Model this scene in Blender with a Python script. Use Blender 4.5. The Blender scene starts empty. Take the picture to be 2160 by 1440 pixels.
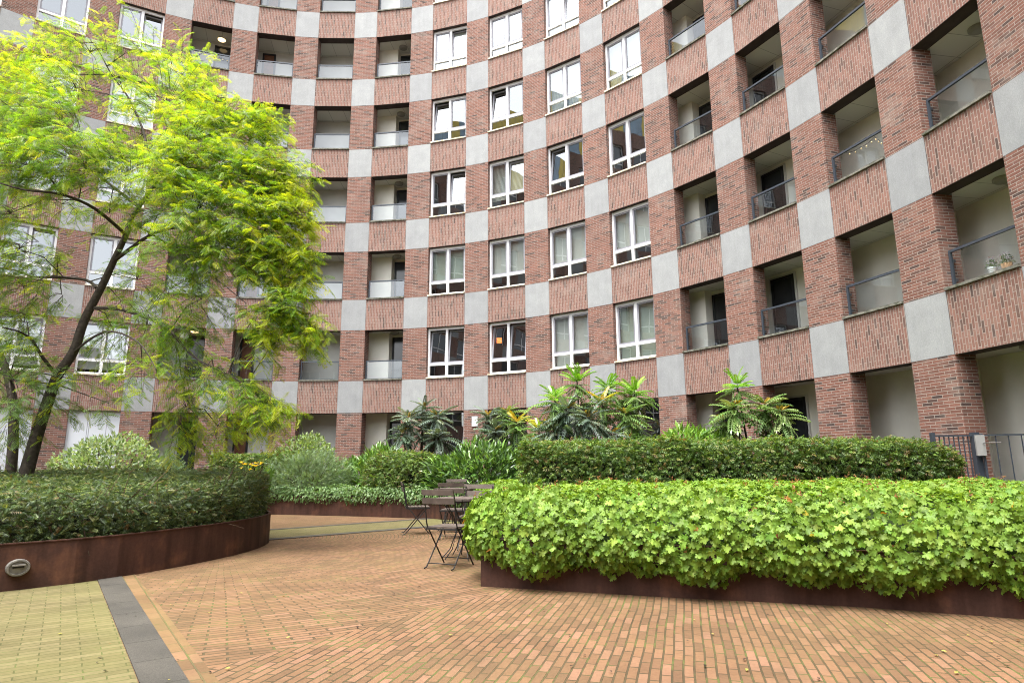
import bpy, math, random
import numpy as np
from mathutils import Matrix, Vector
S = bpy.context.scene
COL = S.collection
R = math.radians
rng = np.random.default_rng(7)
random.seed(7)

# ---------------------------------------------------------------- camera, sky, sun, exposure
CAMH, F, PITCH, ROLL = 1.12, 1330.083, 0.193320, -0.006641
cam = bpy.data.objects.new('camera', bpy.data.cameras.new('camera'))
COL.objects.link(cam)
cam.matrix_world = (Matrix.Translation((0, 0, CAMH)) @ Matrix.Rotation(math.pi/2 + PITCH, 4, 'X')
                    @ Matrix.Rotation(ROLL, 4, 'Z'))
cam.data.sensor_width = 36.0
cam.data.lens = F/2160*36
cam.data.clip_start, cam.data.clip_end = 0.05, 2000
S.camera = cam

SUN_EL, SUN_AZ = R(70), R(215)          # azimuth clockwise from +Y
W = bpy.data.worlds.new('World'); S.world = W; W.use_nodes = True
nt = W.node_tree; nt.nodes.clear()
sky = nt.nodes.new('ShaderNodeTexSky'); sky.sky_type = 'NISHITA'; sky.sun_disc = False
sky.sun_elevation, sky.sun_rotation = SUN_EL, SUN_AZ
sky.air_density, sky.dust_density, sky.ozone_density = 1.0, 4.0, 1.0
hs = nt.nodes.new('ShaderNodeHueSaturation'); hs.inputs['Saturation'].default_value = 0.18
hs.inputs['Value'].default_value = 1.0
bg = nt.nodes.new('ShaderNodeBackground'); bg.inputs['Strength'].default_value = 0.15
wo = nt.nodes.new('ShaderNodeOutputWorld')
nt.links.new(sky.outputs[0], hs.inputs['Color']); nt.links.new(hs.outputs[0], bg.inputs['Color'])
nt.links.new(bg.outputs[0], wo.inputs['Surface'])
sl = bpy.data.lights.new('sun', 'SUN'); sl.energy = 0.75; sl.angle = R(35); sl.color = (1, .96, .9)
sun = bpy.data.objects.new('sun', sl); COL.objects.link(sun)
sd = Vector((math.sin(SUN_AZ)*math.cos(SUN_EL), math.cos(SUN_AZ)*math.cos(SUN_EL), math.sin(SUN_EL)))
sun.rotation_euler = sd.to_track_quat('Z', 'Y').to_euler()
S.view_settings.view_transform = 'Standard'; S.view_settings.look = 'None'
S.view_settings.gamma = 1.0; S.view_settings.use_curve_mapping = False
S.view_settings.exposure = 2.47
S.render.engine = 'CYCLES'
S.cycles.max_bounces = 9; S.cycles.diffuse_bounces = 6; S.cycles.glossy_bounces = 3
S.cycles.transmission_bounces = 3; S.cycles.transparent_max_bounces = 10
S.cycles.caustics_reflective = S.cycles.caustics_refractive = False
S.cycles.use_denoising = True; S.cycles.denoising_prefilter = 'NONE'; S.cycles.denoising_input_passes = 'RGB_ALBEDO_NORMAL'
S.cycles.pixel_filter_type = 'BLACKMAN_HARRIS'; S.cycles.filter_width = 1.0

# ---------------------------------------------------------------- measured facade geometry (metres, camera at x=y=0)
PHI0, DPHI, WF, ZBAND, HB, FLOOR = 0.840504-0.704631, 0.158956, 0.614525, 2.99868+CAMH, 1.15042, 3.0
CX, CY, RAD = -6.63087, 7.79887, 14.71883
ROWS = 6                                                      # bands built in detail

def fpt(a, r=RAD): return np.array([CX + r*math.sin(a), CY + r*math.cos(a)])
def ang(k, s): return PHI0 + DPHI*(k + (s-.5)*WF)

def pray(px, py):
    a, b = px-1080, py-720
    cr, sr = math.cos(ROLL), math.sin(ROLL)
    u, v = a*cr+b*sr, -a*sr+b*cr
    X, up = u/F, -v/F
    c, s = math.cos(PITCH), math.sin(PITCH)
    return np.array([X, c-up*s, s+up*c])
def at(px, py, Y):
    r = pray(px, py); return r*(Y/r[1]) + np.array([0, 0, CAMH])

# ---------------------------------------------------------------- materials
def new_mat(name):
    m = bpy.data.materials.new(name); m.use_nodes = True
    n = m.node_tree; n.nodes.clear()
    return m, n
def N(n, t, **kw):
    x = n.nodes.new(t)
    for k, v in kw.items():
        if k in x.inputs: x.inputs[k].default_value = v
        else: setattr(x, k, v)
    return x
def L(n, a, b): n.links.new(a, b)
def ramp(n, fac, stops, interp='LINEAR'):
    r = n.nodes.new('ShaderNodeValToRGB'); r.color_ramp.interpolation = interp
    e = r.color_ramp.elements
    while len(e) < len(stops): e.new(0.5)
    for i, (p, c) in enumerate(stops):
        e[i].position = p; e[i].color = (*c, 1)
    L(n, fac, r.inputs[0]); return r.outputs[0]
def math_(n, op, a, b=None, c=None):
    x = n.nodes.new('ShaderNodeMath'); x.operation = op
    for i, v in enumerate((a, b, c)):
        if v is None: continue
        if isinstance(v, (int, float)): x.inputs[i].default_value = v
        else: L(n, v, x.inputs[i])
    return x.outputs[0]
def mixc(n, fac, a, b, mode='MIX'):
    x = n.nodes.new('ShaderNodeMix'); x.data_type = 'RGBA'; x.blend_type = mode
    for s, v in ((x.inputs[0], fac), (x.inputs[6], a), (x.inputs[7], b)):
        if isinstance(v, (int, float)): s.default_value = v
        elif isinstance(v, tuple): s.default_value = (*v, 1)
        else: L(n, v, s)
    return x.outputs[2]
def finish(n, col, rough=.8, bump=None, dist=.01, strength=.6, spec=.3, metallic=0):
    p = N(n, 'ShaderNodeBsdfPrincipled')
    p.inputs['Specular IOR Level'].default_value = spec; p.inputs['Metallic'].default_value = metallic
    for s, v in ((p.inputs['Base Color'], col), (p.inputs['Roughness'], rough)):
        if isinstance(v, tuple): s.default_value = (*v, 1)
        elif isinstance(v, (int, float)): s.default_value = v
        else: L(n, v, s)
    if bump is not None:
        b = N(n, 'ShaderNodeBump'); b.inputs['Strength'].default_value = strength; b.inputs['Distance'].default_value = dist
        L(n, bump, b.inputs['Height']); L(n, b.outputs[0], p.inputs['Normal'])
    o = N(n, 'ShaderNodeOutputMaterial'); L(n, p.outputs[0], o.inputs['Surface']); return p
def noise(n, vec, scale, detail=4, rough=.55):
    x = N(n, 'ShaderNodeTexNoise'); x.inputs['Scale'].default_value = scale
    x.inputs['Detail'].default_value = detail; x.inputs['Roughness'].default_value = rough
    if vec is not None: L(n, vec, x.inputs['Vector'])
    return x.outputs['Fac']
def tc(n, which='Object'): return N(n, 'ShaderNodeTexCoord').outputs[which]

def simple(name, col, rough=.7, var=.12, scale=6, spec=.3, metallic=0, bump=0):
    m, n = new_mat(name)
    f = noise(n, tc(n), scale, 5)
    a = tuple(max(0, c*(1-var)) for c in col); b = tuple(min(1, c*(1+var)) for c in col)
    c = ramp(n, f, [(.3, a), (.7, b)])
    finish(n, c, rough, f if bump else None, .01, bump, spec, metallic); return m

def brick_mat(name, bw, rh, mortar, stops, mcol, soil=None, moff=.5, coords='UV', rough=.88, build=None, bdist=.012):
    m, n = new_mat(name)
    vec = tc(n, 'UV') if build is None else build(n)
    b = N(n, 'ShaderNodeTexBrick'); b.offset = moff; b.squash = 1.0
    for k, v in (('Scale', 1), ('Mortar Size', mortar), ('Mortar Smooth', .25), ('Bias', 0), ('Brick Width', bw), ('Row Height', rh)):
        b.inputs[k].default_value = v
    b.inputs['Color1'].default_value = (0, 0, 0, 1); b.inputs['Color2'].default_value = (1, 1, 1, 1); b.inputs['Mortar'].default_value = (.5,)*3 + (1,)
    L(n, vec, b.inputs['Vector'])
    base = ramp(n, b.outputs['Color'], stops)
    ob = tc(n)
    n1 = noise(n, ob, 35, 4); n2 = noise(n, ob, .55, 4)
    base = mixc(n, .55, base, ramp(n, n1, [(.25, (.72, .70, .69)), (.75, (1.22, 1.2, 1.2))]), 'MULTIPLY')
    base = mixc(n, .5, base, ramp(n, n2, [(.3, (.82, .82, .84)), (.7, (1.12, 1.1, 1.08))]), 'MULTIPLY')
    wz = ramp(n, noise(n, ob, 1.7, 7, .7), [(.52, (0, 0, 0)), (.75, (.5, .5, .5))])
    base = mixc(n, wz, base, mcol)                       # faint efflorescence
    mc = mixc(n, noise(n, ob, 9, 3), tuple(c*.7 for c in mcol), tuple(c*1.2 for c in mcol))
    c = mixc(n, b.outputs['Fac'], base, mc)
    if soil: c = soil(n, c, b.outputs['Fac'], ob)
    h = math_(n, 'MULTIPLY_ADD', n1, .35, math_(n, 'SUBTRACT', 1.0, b.outputs['Fac']))
    finish(n, c, rough, h, bdist, .8, .25); return m

BRICK_STOPS = [(0, (0.070, 0.051, 0.046)), (.08, (0.100, 0.063, 0.053)), (.2, (0.157, 0.080, 0.061)), (.5, (0.203, 0.095, 0.070)), (.8, (0.244, 0.119, 0.088)), (1, (0.178, 0.095, 0.076))]
M_BRICK = brick_mat('red_brick', .215, .0575, .0065, BRICK_STOPS, (.34, .285, .245), bdist=.02)
SOLDIER = [(0, (0.102, 0.072, 0.063)), (.05, (0.142, 0.090, 0.074)), (.15, (0.190, 0.106, 0.084)), (.5, (0.234, 0.125, 0.097)), (1, (0.282, 0.155, 0.123))]
M_SOLD = brick_mat('soldier_brick', .215, .0575, .008, SOLDIER, (.36, .295, .255), bdist=.025)

def stone_mat():
    m, n = new_mat('blue_stone'); ob = tc(n)
    f1 = noise(n, ob, 3, 5); f2 = noise(n, ob, 60, 3)
    mp = N(n, 'ShaderNodeMapping'); mp.inputs['Scale'].default_value = (14, 14, 3); mp.inputs['Rotation'].default_value = (.4, .3, .5); L(n, ob, mp.inputs[0])
    f3 = noise(n, mp.outputs[0], 7, 6, .7)
    c = ramp(n, f1, [(.3, (.275, .285, .288)), (.7, (.325, .335, .336))])
    c = mixc(n, .65, c, ramp(n, f2, [(.3, (.8, .8, .8)), (.7, (1.15, 1.15, 1.15))]), 'MULTIPLY')
    c = mixc(n, .5, c, ramp(n, f3, [(.5, (.95, .95, .95)), (.72, (1.35, 1.35, 1.33))]), 'MULTIPLY')
    oi = N(n, 'ShaderNodeObjectInfo'); c = mixc(n, 1.0, c, ramp(n, oi.outputs['Random'], [(0, (.9, .9, .91)), (1, (1.08, 1.08, 1.07))]), 'MULTIPLY')
    mp2 = N(n, 'ShaderNodeMapping'); mp2.inputs['Scale'].default_value = (9, 9, .6); L(n, ob, mp2.inputs[0])
    c = mixc(n, .5, c, ramp(n, noise(n, mp2.outputs[0], 1, 5, .6), [(.35, (.92, .92, .91)), (.6, (1.03, 1.03, 1.03))]), 'MULTIPLY')
    s_ = N(n, 'ShaderNodeSeparateXYZ'); L(n, tc(n, 'UV'), s_.inputs[0])
    e1 = math_(n, 'ABSOLUTE', math_(n, 'SUBTRACT', s_.outputs[0], .5)); e2 = math_(n, 'ABSOLUTE', math_(n, 'SUBTRACT', s_.outputs[1], .5))
    j = math_(n, 'MULTIPLY', math_(n, 'MAXIMUM', math_(n, 'MULTIPLY', math_(n, 'GREATER_THAN', e1, .492), math_(n, 'LESS_THAN', e1, .502)), math_(n, 'MULTIPLY', math_(n, 'GREATER_THAN', e2, .492), math_(n, 'LESS_THAN', e2, .502))), .85)
    c = mixc(n, j, c, (.06, .055, .055))
    finish(n, c, .75, f2, .004, .4, .3); return m
M_STONE = stone_mat()
def sill_mat(name, a, b, c2):
    m, n = new_mat(name); ob = tc(n)
    c = ramp(n, noise(n, ob, 9, 5, .65), [(.35, a), (.5, b), (.68, c2)])
    finish(n, c, .9, noise(n, ob, 30), .006, .6); return m
M_SILL = sill_mat('pale_sill_stone', (.42, .36, .22), (.6, .56, .46), (.68, .66, .6))
M_LEDGE = sill_mat('mossy_ledge', (.07, .075, .045), (.14, .14, .115), (.25, .24, .2))
M_WHITE = simple('white_frame', (.76, .77, .78), .4, .04, 3)
M_SASH = simple('grey_sash', (.26, .26, .29), .45, .06, 3)
M_STUCCO = simple('pale_stucco', (.80, .78, .70), .9, .06, 2.2, bump=.1)
M_GREYSTUCCO = simple('grey_stucco', (.58, .58, .55), .9, .06, 2.2)
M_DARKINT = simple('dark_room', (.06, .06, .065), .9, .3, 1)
M_BLACKMETAL = simple('black_metal', (.02, .021, .024), .45, .2, 20)
M_RAIL = simple('blue_grey_metal', (.045, .056, .072), .4, .12, 12, .5)
M_BLIND = simple('cream_blind', (.70, .70, .64), .9, .05, 2)
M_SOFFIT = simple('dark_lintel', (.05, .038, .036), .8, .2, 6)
M_BROWN = simple('brown_wood_door', (.18, .075, .04), .5, .25, 5)
M_LAMPG = simple('lamp_grey', (.30, .30, .29), .5, .05, 5)
M_WPANEL = simple('white_panel', (.66, .70, .74), .4, .03, 1)
def emis(name, col, s):
    m, n = new_mat(name); e = N(n, 'ShaderNodeEmission'); e.inputs[0].default_value = (*col, 1); e.inputs[1].default_value = s
    o = N(n, 'ShaderNodeOutputMaterial'); L(n, e.outputs[0], o.inputs[0]); return m
M_LAMPON = emis('lamp_lit', (1, .72, .35), .6)
M_ORANGE = emis('orange_lamp', (1, .16, .03), .9)

def ceiling_mat():
    m, n = new_mat('board_ceiling'); 
    b = N(n, 'ShaderNodeTexBrick'); b.offset = 0
    for k, v in (('Scale', 1), ('Mortar Size', .006), ('Brick Width', .6), ('Row Height', 1.2)): b.inputs[k].default_value = v
    b.inputs['Color1'].default_value = (.68, .68, .65, 1); b.inputs['Color2'].default_value = (.72, .72, .69, 1); b.inputs['Mortar'].default_value = (.3, .3, .3, 1)
    L(n, tc(n, 'UV'), b.inputs['Vector']); finish(n, b.outputs['Color'], .85); return m
M_CEIL = ceiling_mat()

def glass_mat(name, tint, ior, rough=.0, wav=.35):
    m, n = new_mat(name)
    fr = N(n, 'ShaderNodeFresnel'); geo = N(n, 'ShaderNodeNewGeometry')          # a thin pane reflects alike from both sides
    L(n, math_(n, 'POWER', ior, math_(n, 'MULTIPLY_ADD', geo.outputs['Backfacing'], -2.0, 1.0)), fr.inputs['IOR'])
    gl = N(n, 'ShaderNodeBsdfGlossy'); gl.inputs['Roughness'].default_value = rough; gl.inputs['Color'].default_value = (.93, .97, 1, 1)
    tr = N(n, 'ShaderNodeBsdfTransparent'); tr.inputs['Color'].default_value = (*tint, 1)
    mx = N(n, 'ShaderNodeMixShader'); L(n, fr.outputs[0], mx.inputs[0]); L(n, tr.outputs[0], mx.inputs[1]); L(n, gl.outputs[0], mx.inputs[2])
    if wav:
        b = N(n, 'ShaderNodeBump'); b.inputs['Strength'].default_value = wav; b.inputs['Distance'].default_value = .004
        L(n, noise(n, tc(n), 1.4, 1), b.inputs['Height']); L(n, b.outputs[0], gl.inputs['Normal'])
    o = N(n, 'ShaderNodeOutputMaterial'); L(n, mx.outputs[0], o.inputs['Surface']); return m
M_GLASS = glass_mat('window_glass', (.72, .76, .76), 2.7)
M_RAILGLASS = glass_mat('railing_glass', (.84, .88, .88), 1.85)

def steel_mat():
    m, n = new_mat('rusted_steel'); ob = tc(n)
    f = noise(n, ob, 2.2, 6, .6); g = noise(n, ob, 40, 3)
    mp = N(n, 'ShaderNodeMapping'); mp.inputs['Scale'].default_value = (5, 5, .5); L(n, ob, mp.inputs[0])
    s = noise(n, mp.outputs[0], 1.6, 4)
    c = ramp(n, f, [(.3, (.055, .028, .021)), (.55, (.075, .037, .028)), (.75, (.16, .072, .042))])
    c = mixc(n, .7, c, ramp(n, s, [(.35, (.55, .55, .55)), (.55, (1, 1, 1)), (.75, (1.35, 1.3, 1.25))]), 'MULTIPLY')
    c = mixc(n, .5, c, ramp(n, g, [(.3, (.8, .8, .8)), (.7, (1.2, 1.2, 1.2))]), 'MULTIPLY')
    finish(n, c, .72, g, .003, .3, .18); return m
M_STEEL = steel_mat()
M_SOIL = simple('soil', (.045, .032, .022), .95, .4, 12, bump=.8)

# paving -------------------------------------------------------------
def moss(amount, col):
    def f(n, c, fac, ob):
        c = mixc(n, .8, c, ramp(n, noise(n, ob, 1.3, 7, .65), [(.3, (.74, .74, .72)), (.5, (1, 1, 1)), (.72, (1.18, 1.16, 1.14))]), 'MULTIPLY')
        a = ramp(n, noise(n, ob, .5, 5, .6), [(.38, (0, 0, 0)), (.62, (1, 1, 1))])
        c = mixc(n, math_(n, 'MULTIPLY', a, amount), c, mixc(n, .55, c, col))
        g = ramp(n, noise(n, ob, 2.6, 5, .7), [(.5, (0, 0, 0)), (.62, (1, 1, 1))])
        return mixc(n, math_(n, 'MULTIPLY', g, math_(n, 'MULTIPLY', fac, .75)), c, (.09, .115, .028))
    return f
def rot_vec(az, mirror=False):
    def f(n):
        sx = N(n, 'ShaderNodeSeparateXYZ'); L(n, tc(n), sx.inputs[0]); x, y = sx.outputs[0], sx.outputs[1]
        s, c = math.sin(az), math.cos(az)
        al = math_(n, 'ADD', math_(n, 'MULTIPLY', x, s), math_(n, 'MULTIPLY', y, c))
        ac = math_(n, 'SUBTRACT', math_(n, 'MULTIPLY', x, c), math_(n, 'MULTIPLY', y, s))
        cb = N(n, 'ShaderNodeCombineXYZ'); L(n, al, cb.inputs[0]); L(n, ac, cb.inputs[1]); return cb.outputs[0]
    return f
def pave_vec(n):
    ob = tc(n)
    wob = N(n, 'ShaderNodeTexNoise'); wob.inputs['Scale'].default_value = .9; wob.inputs['Detail'].default_value = 1; L(n, ob, wob.inputs['Vector'])
    wv = N(n, 'ShaderNodeVectorMath'); wv.operation = 'MULTIPLY_ADD'; wv.inputs[1].default_value = (.035, .035, 0); L(n, wob.outputs['Color'], wv.inputs[0]); L(n, ob, wv.inputs[2])
    sx = N(n, 'ShaderNodeSeparateXYZ'); L(n, wv.outputs[0], sx.inputs[0]); x, y = sx.outputs[0], sx.outputs[1]
    az = R(15); s, c = math.sin(az), math.cos(az)
    al = math_(n, 'ADD', math_(n, 'MULTIPLY', x, s), math_(n, 'MULTIPLY', y, c))
    ac = math_(n, 'SUBTRACT', math_(n, 'MULTIPLY', x, c), math_(n, 'MULTIPLY', y, s))
    dx, dy = math_(n, 'ADD', x, 4.5), math_(n, 'SUBTRACT', y, 10.2)
    rr = math_(n, 'SQRT', math_(n, 'ADD', math_(n, 'MULTIPLY', dx, dx), math_(n, 'MULTIPLY', dy, dy)))
    th = math_(n, 'MULTIPLY', math_(n, 'ARCTAN2', dy, dx), 5.0)
    # seam line from (-1.9,3.6) to (-0.3,5.8), then along the planter
    side = math_(n, 'SUBTRACT', math_(n, 'MULTIPLY', math_(n, 'ADD', x, 1.9), 2.2), math_(n, 'MULTIPLY', math_(n, 'SUBTRACT', y, 3.6), 1.6))
    k = math_(n, 'GREATER_THAN', side, 0.0)
    a = N(n, 'ShaderNodeCombineXYZ'); L(n, al, a.inputs[0]); L(n, ac, a.inputs[1])
    b = N(n, 'ShaderNodeCombineXYZ'); L(n, th, b.inputs[0]); L(n, rr, b.inputs[1])
    mx = N(n, 'ShaderNodeMix'); mx.data_type = 'VECTOR'; L(n, k, mx.inputs[0]); L(n, b.outputs[0], mx.inputs[4]); L(n, a.outputs[0], mx.inputs[5])
    return mx.outputs[1]
PAVE = [(0, (0.130, 0.074, 0.041)), (.35, (0.168, 0.092, 0.049)), (.65, (0.197, 0.108, 0.058)), (.9, (0.216, 0.120, 0.071)), (1, (0.240, 0.130, 0.082))]
M_PAVE = brick_mat('orange_paving_brick', .20, .060, .0065, PAVE, (.062, .047, .025), moss(.68, (.14, .098, .045)), build=pave_vec, rough=.75, bdist=.006)
YEL = [(0, (0.123, 0.102, 0.046)), (.5, (0.143, 0.119, 0.056)), (1, (0.172, 0.143, 0.072))]
M_YELLOW = brick_mat('mossy_yellow_paver', .21, .07, .004, YEL, (.07, .068, .026), moss(.8, (.13, .135, .04)), build=rot_vec(R(55)), rough=.8, bdist=.006)
M_EDGEBRICK = brick_mat('edging_brick', .215, .105, .006, [(p_, tuple(q_*.8 for q_ in c_)) for p_, c_ in PAVE], (.085, .07, .035), moss(.6, (.24, .18, .07)), build=rot_vec(R(-35)), rough=.8, bdist=.006)
def slab_mat():
    m, n = new_mat('dark_slab'); ob = tc(n)
    c = ramp(n, noise(n, ob, 1.6, 5), [(.3, (.042, .039, .034)), (.7, (.08, .073, .062))])
    c = mixc(n, .8, c, ramp(n, noise(n, ob, 140, 2), [(.3, (.6, .6, .6)), (.7, (1.45, 1.45, 1.42))]), 'MULTIPLY')
    finish(n, c, .75, noise(n, ob, 140, 2), .003, .4); return m
M_SLAB = slab_mat()

# foliage ------------------------------------------------------------
def leaf_mat(name, transl=.35, rough=.45, spec=.4):
    m, n = new_mat(name)
    at_ = N(n, 'ShaderNodeAttribute'); at_.attribute_name = 'col'
    p = N(n, 'ShaderNodeBsdfPrincipled'); p.inputs['Roughness'].default_value = rough; p.inputs['Specular IOR Level'].default_value = spec
    L(n, at_.outputs['Color'], p.inputs['Base Color'])
    t = N(n, 'ShaderNodeBsdfTranslucent')
    tcx = mixc(n, 1.0, at_.outputs['Color'], (1.5, 1.45, .55), 'MULTIPLY'); L(n, tcx, t.inputs['Color'])
    mx = N(n, 'ShaderNodeMixShader'); mx.inputs[0].default_value = transl
    L(n, p.outputs[0], mx.inputs[1]); L(n, t.outputs[0], mx.inputs[2])
    o = N(n, 'ShaderNodeOutputMaterial'); L(n, mx.outputs[0], o.inputs['Surface']); return m
M_LEAF = leaf_mat('leaf')
M_LEAFTREE = leaf_mat('locust_leaf', .58, .4, .4)
M_LEAFGLOSS = leaf_mat('glossy_leaf', .2, .28, .55)
M_BARK = simple('bark', (.052, .042, .033), .9, .45, 18, bump=.8)
M_HEDGECORE = simple('hedge_shade_core', (.018, .022, .010), .95, .5, 25, bump=1)  # near-black: the shade inside the hedge is put into this colour
M_TWIG = simple('twig', (.075, .05, .032), .9, .35, 14)

# ---------------------------------------------------------------- mesh helpers
class MB:
    def __init__(s): s.v, s.f, s.uv, s.m = [], [], [], []
    def quad(s, pts, uvs=None, m=0):
        b = len(s.v); s.v += [tuple(map(float, p)) for p in pts]; s.f.append(tuple(range(b, b+len(pts))))
        s.uv += list(uvs) if uvs else [(0, 0)]*len(pts); s.m.append(m)
    def hexa(s, c, m=0, uvf=None, skip=()):
        # c: 8 corners, bottom ring 0-3 (ccw seen from above) then top ring 4-7
        F6 = {'bottom': (3, 2, 1, 0), 'top': (4, 5, 6, 7), 'a': (0, 1, 5, 4), 'b': (1, 2, 6, 5), 'c': (2, 3, 7, 6), 'd': (3, 0, 4, 7)}
        for nm, q in F6.items():
            if nm in skip: continue
            s.quad([c[i] for i in q], uvf(nm, [c[i] for i in q]) if uvf else None, m)
    def box(s, x0, x1, y0, y1, z0, z1, m=0, T=None):
        c = [(x0, y0, z0), (x1, y0, z0), (x1, y1, z0), (x0, y1, z0), (x0, y0, z1), (x1, y0, z1), (x1, y1, z1), (x0, y1, z1)]
        if T: c = [T(*p) for p in c]
        s.hexa(c, m)
    def tube(s, pts, rad, n=6, m=0, cap=True):
        pts = [np.array(p, float) for p in pts]
        if not hasattr(rad, '__len__'): rad = [rad]*len(pts)
        b = len(s.v); up = np.array([0.13, .29, .95])
        for i, p in enumerate(pts):
            d = pts[min(i+1, len(pts)-1)] - pts[max(i-1, 0)]
            d = d/(np.linalg.norm(d)+1e-9)
            x = np.cross(d, up); 
            if np.linalg.norm(x) < .15: x = np.cross(d, np.array([1., 0, 0]))
            x /= np.linalg.norm(x); y = np.cross(d, x)
            for j in range(n):
                a = 2*math.pi*j/n; s.v.append(tuple(p + rad[i]*(math.cos(a)*x + math.sin(a)*y)))
        for i in range(len(pts)-1):
            for j in range(n):
                q = (b+i*n+j, b+i*n+(j+1) % n, b+(i+1)*n+(j+1) % n, b+(i+1)*n+j)
                s.f.append(q); s.uv += [(0, 0)]*4; s.m.append(m)
        if cap:
            for q in (tuple(b+j for j in range(n))[::-1], tuple(b+(len(pts)-1)*n+j for j in range(n))):
                s.f.append(q); s.uv += [(0, 0)]*n; s.m.append(m)
    def lathe(s, prof, n=20, T=None, m=0):
        b = len(s.v)
        for r, z in prof:
            for j in range(n):
                a = 2*math.pi*j/n; p = (r*math.cos(a), r*math.sin(a), z); s.v.append(tuple(T(*p)) if T else p)
        for i in range(len(prof)-1):
            for j in range(n):
                s.f.append((b+i*n+j, b+i*n+(j+1) % n, b+(i+1)*n+(j+1) % n, b+(i+1)*n+j)); s.uv += [(0, 0)]*4; s.m.append(m)
    def build(s, name, mats, parent=None, smooth=False, bevel=0):
        me = bpy.data.meshes.new(name); me.from_pydata(s.v, [], s.f)
        l = me.uv_layers.new(name='UVMap'); l.data.foreach_set('uv', np.array(s.uv, np.float32).ravel())
        for m in (mats if isinstance(mats, (list, tuple)) else [mats]): me.materials.append(m)
        me.polygons.foreach_set('material_index', np.array(s.m, np.int32))
        if smooth: me.polygons.foreach_set('use_smooth', np.ones(len(s.f), bool))
        me.update()
        o = bpy.data.objects.new(name, me); COL.objects.link(o)
        if parent: setpar(o, parent)
        if bevel:
            bv = o.modifiers.new('bevel', 'BEVEL'); bv.width = bevel; bv.segments = 2; bv.limit_method = 'ANGLE'
        return o
def setpar(o, parent):
    o.parent = parent
    def world(q): return (world(q.parent) @ q.matrix_parent_inverse if q.parent else Matrix.Identity(4)) @ q.matrix_basis
    w = world(parent)
    o.matrix_parent_inverse = w.inverted()           # parts are modelled in world coordinates
def thing(name, label, cat, loc=(0, 0, 0), group=None):
    o = bpy.data.objects.new(name, None); COL.objects.link(o); o.location = loc
    o.empty_display_size = .1
    return tag(o, label, cat, group)
def tag(o, label, cat, group=None, kind=None):
    o['label'] = label; o['category'] = cat
    if group: o['group'] = group
    if kind: o['kind'] = kind
    return o
def struct(o): o['kind'] = 'structure'; return o
def relabel(o, lab): o['label'] = lab; return o

def unit(v): return v/(np.linalg.norm(v, axis=-1, keepdims=True)+1e-9)
def scatter(name, tv, tf, P, D, Nn, size, color, mat, parent=None, tint=None):
    """many leaves as one foliage mesh: template verts tv (x width, y length, z up), faces tf; per-leaf place, tip direction, normal, size, colour"""
    P, D, Nn = np.asarray(P, float), unit(np.asarray(D, float)), np.asarray(Nn, float)
    Z = unit(Nn - (Nn*D).sum(1, keepdims=True)*D); X = np.cross(D, Z)
    tv = np.asarray(tv, float); n, k = len(P), len(tv)
    size = np.broadcast_to(size, (n,))
    v = P[:, None] + size[:, None, None]*(tv[None, :, 0:1]*X[:, None] + tv[None, :, 1:2]*D[:, None] + tv[None, :, 2:3]*Z[:, None])
    me = bpy.data.meshes.new(name)
    lens = np.array([len(f) for f in tf]); flat = np.concatenate([np.array(f) for f in tf])
    me.vertices.add(n*k); me.vertices.foreach_set('co', v.astype(np.float32).ravel())
    loops = (flat[None] + (np.arange(n)*k)[:, None]).ravel(); me.loops.add(len(loops))
    me.loops.foreach_set('vertex_index', loops.astype(np.int32))
    starts = np.concatenate([[0], np.cumsum(np.tile(lens, n))[:-1]]); me.polygons.add(n*len(tf))
    me.polygons.foreach_set('loop_start', starts.astype(np.int32))
    me.update(calc_edges=True)
    c = np.repeat(np.clip(color, 0, 1)[:, None], k, 1)
    if tint is not None: c = c*np.asarray(tint)[None, :, None]
    a = me.color_attributes.new('col', 'FLOAT_COLOR', 'POINT')
    a.data.foreach_set('color', np.concatenate([c, np.ones((n, k, 1))], 2).astype(np.float32).ravel())
    me.materials.append(mat)
    o = bpy.data.objects.new(name, me); COL.objects.link(o)
    if parent: setpar(o, parent)
    return o
def blend(n, cols, sharp=1.0, jit=.12):
    """per-leaf colours drawn from a list of (weight, rgb)"""
    w = np.array([c[0] for c in cols], float); w /= w.sum()
    i = rng.choice(len(cols), n, p=w); c = np.array([c[1] for c in cols], float)[i]
    return c*(1 + rng.normal(0, jit, (n, 1)))*(1 + rng.normal(0, .04, (n, 3)))

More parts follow.
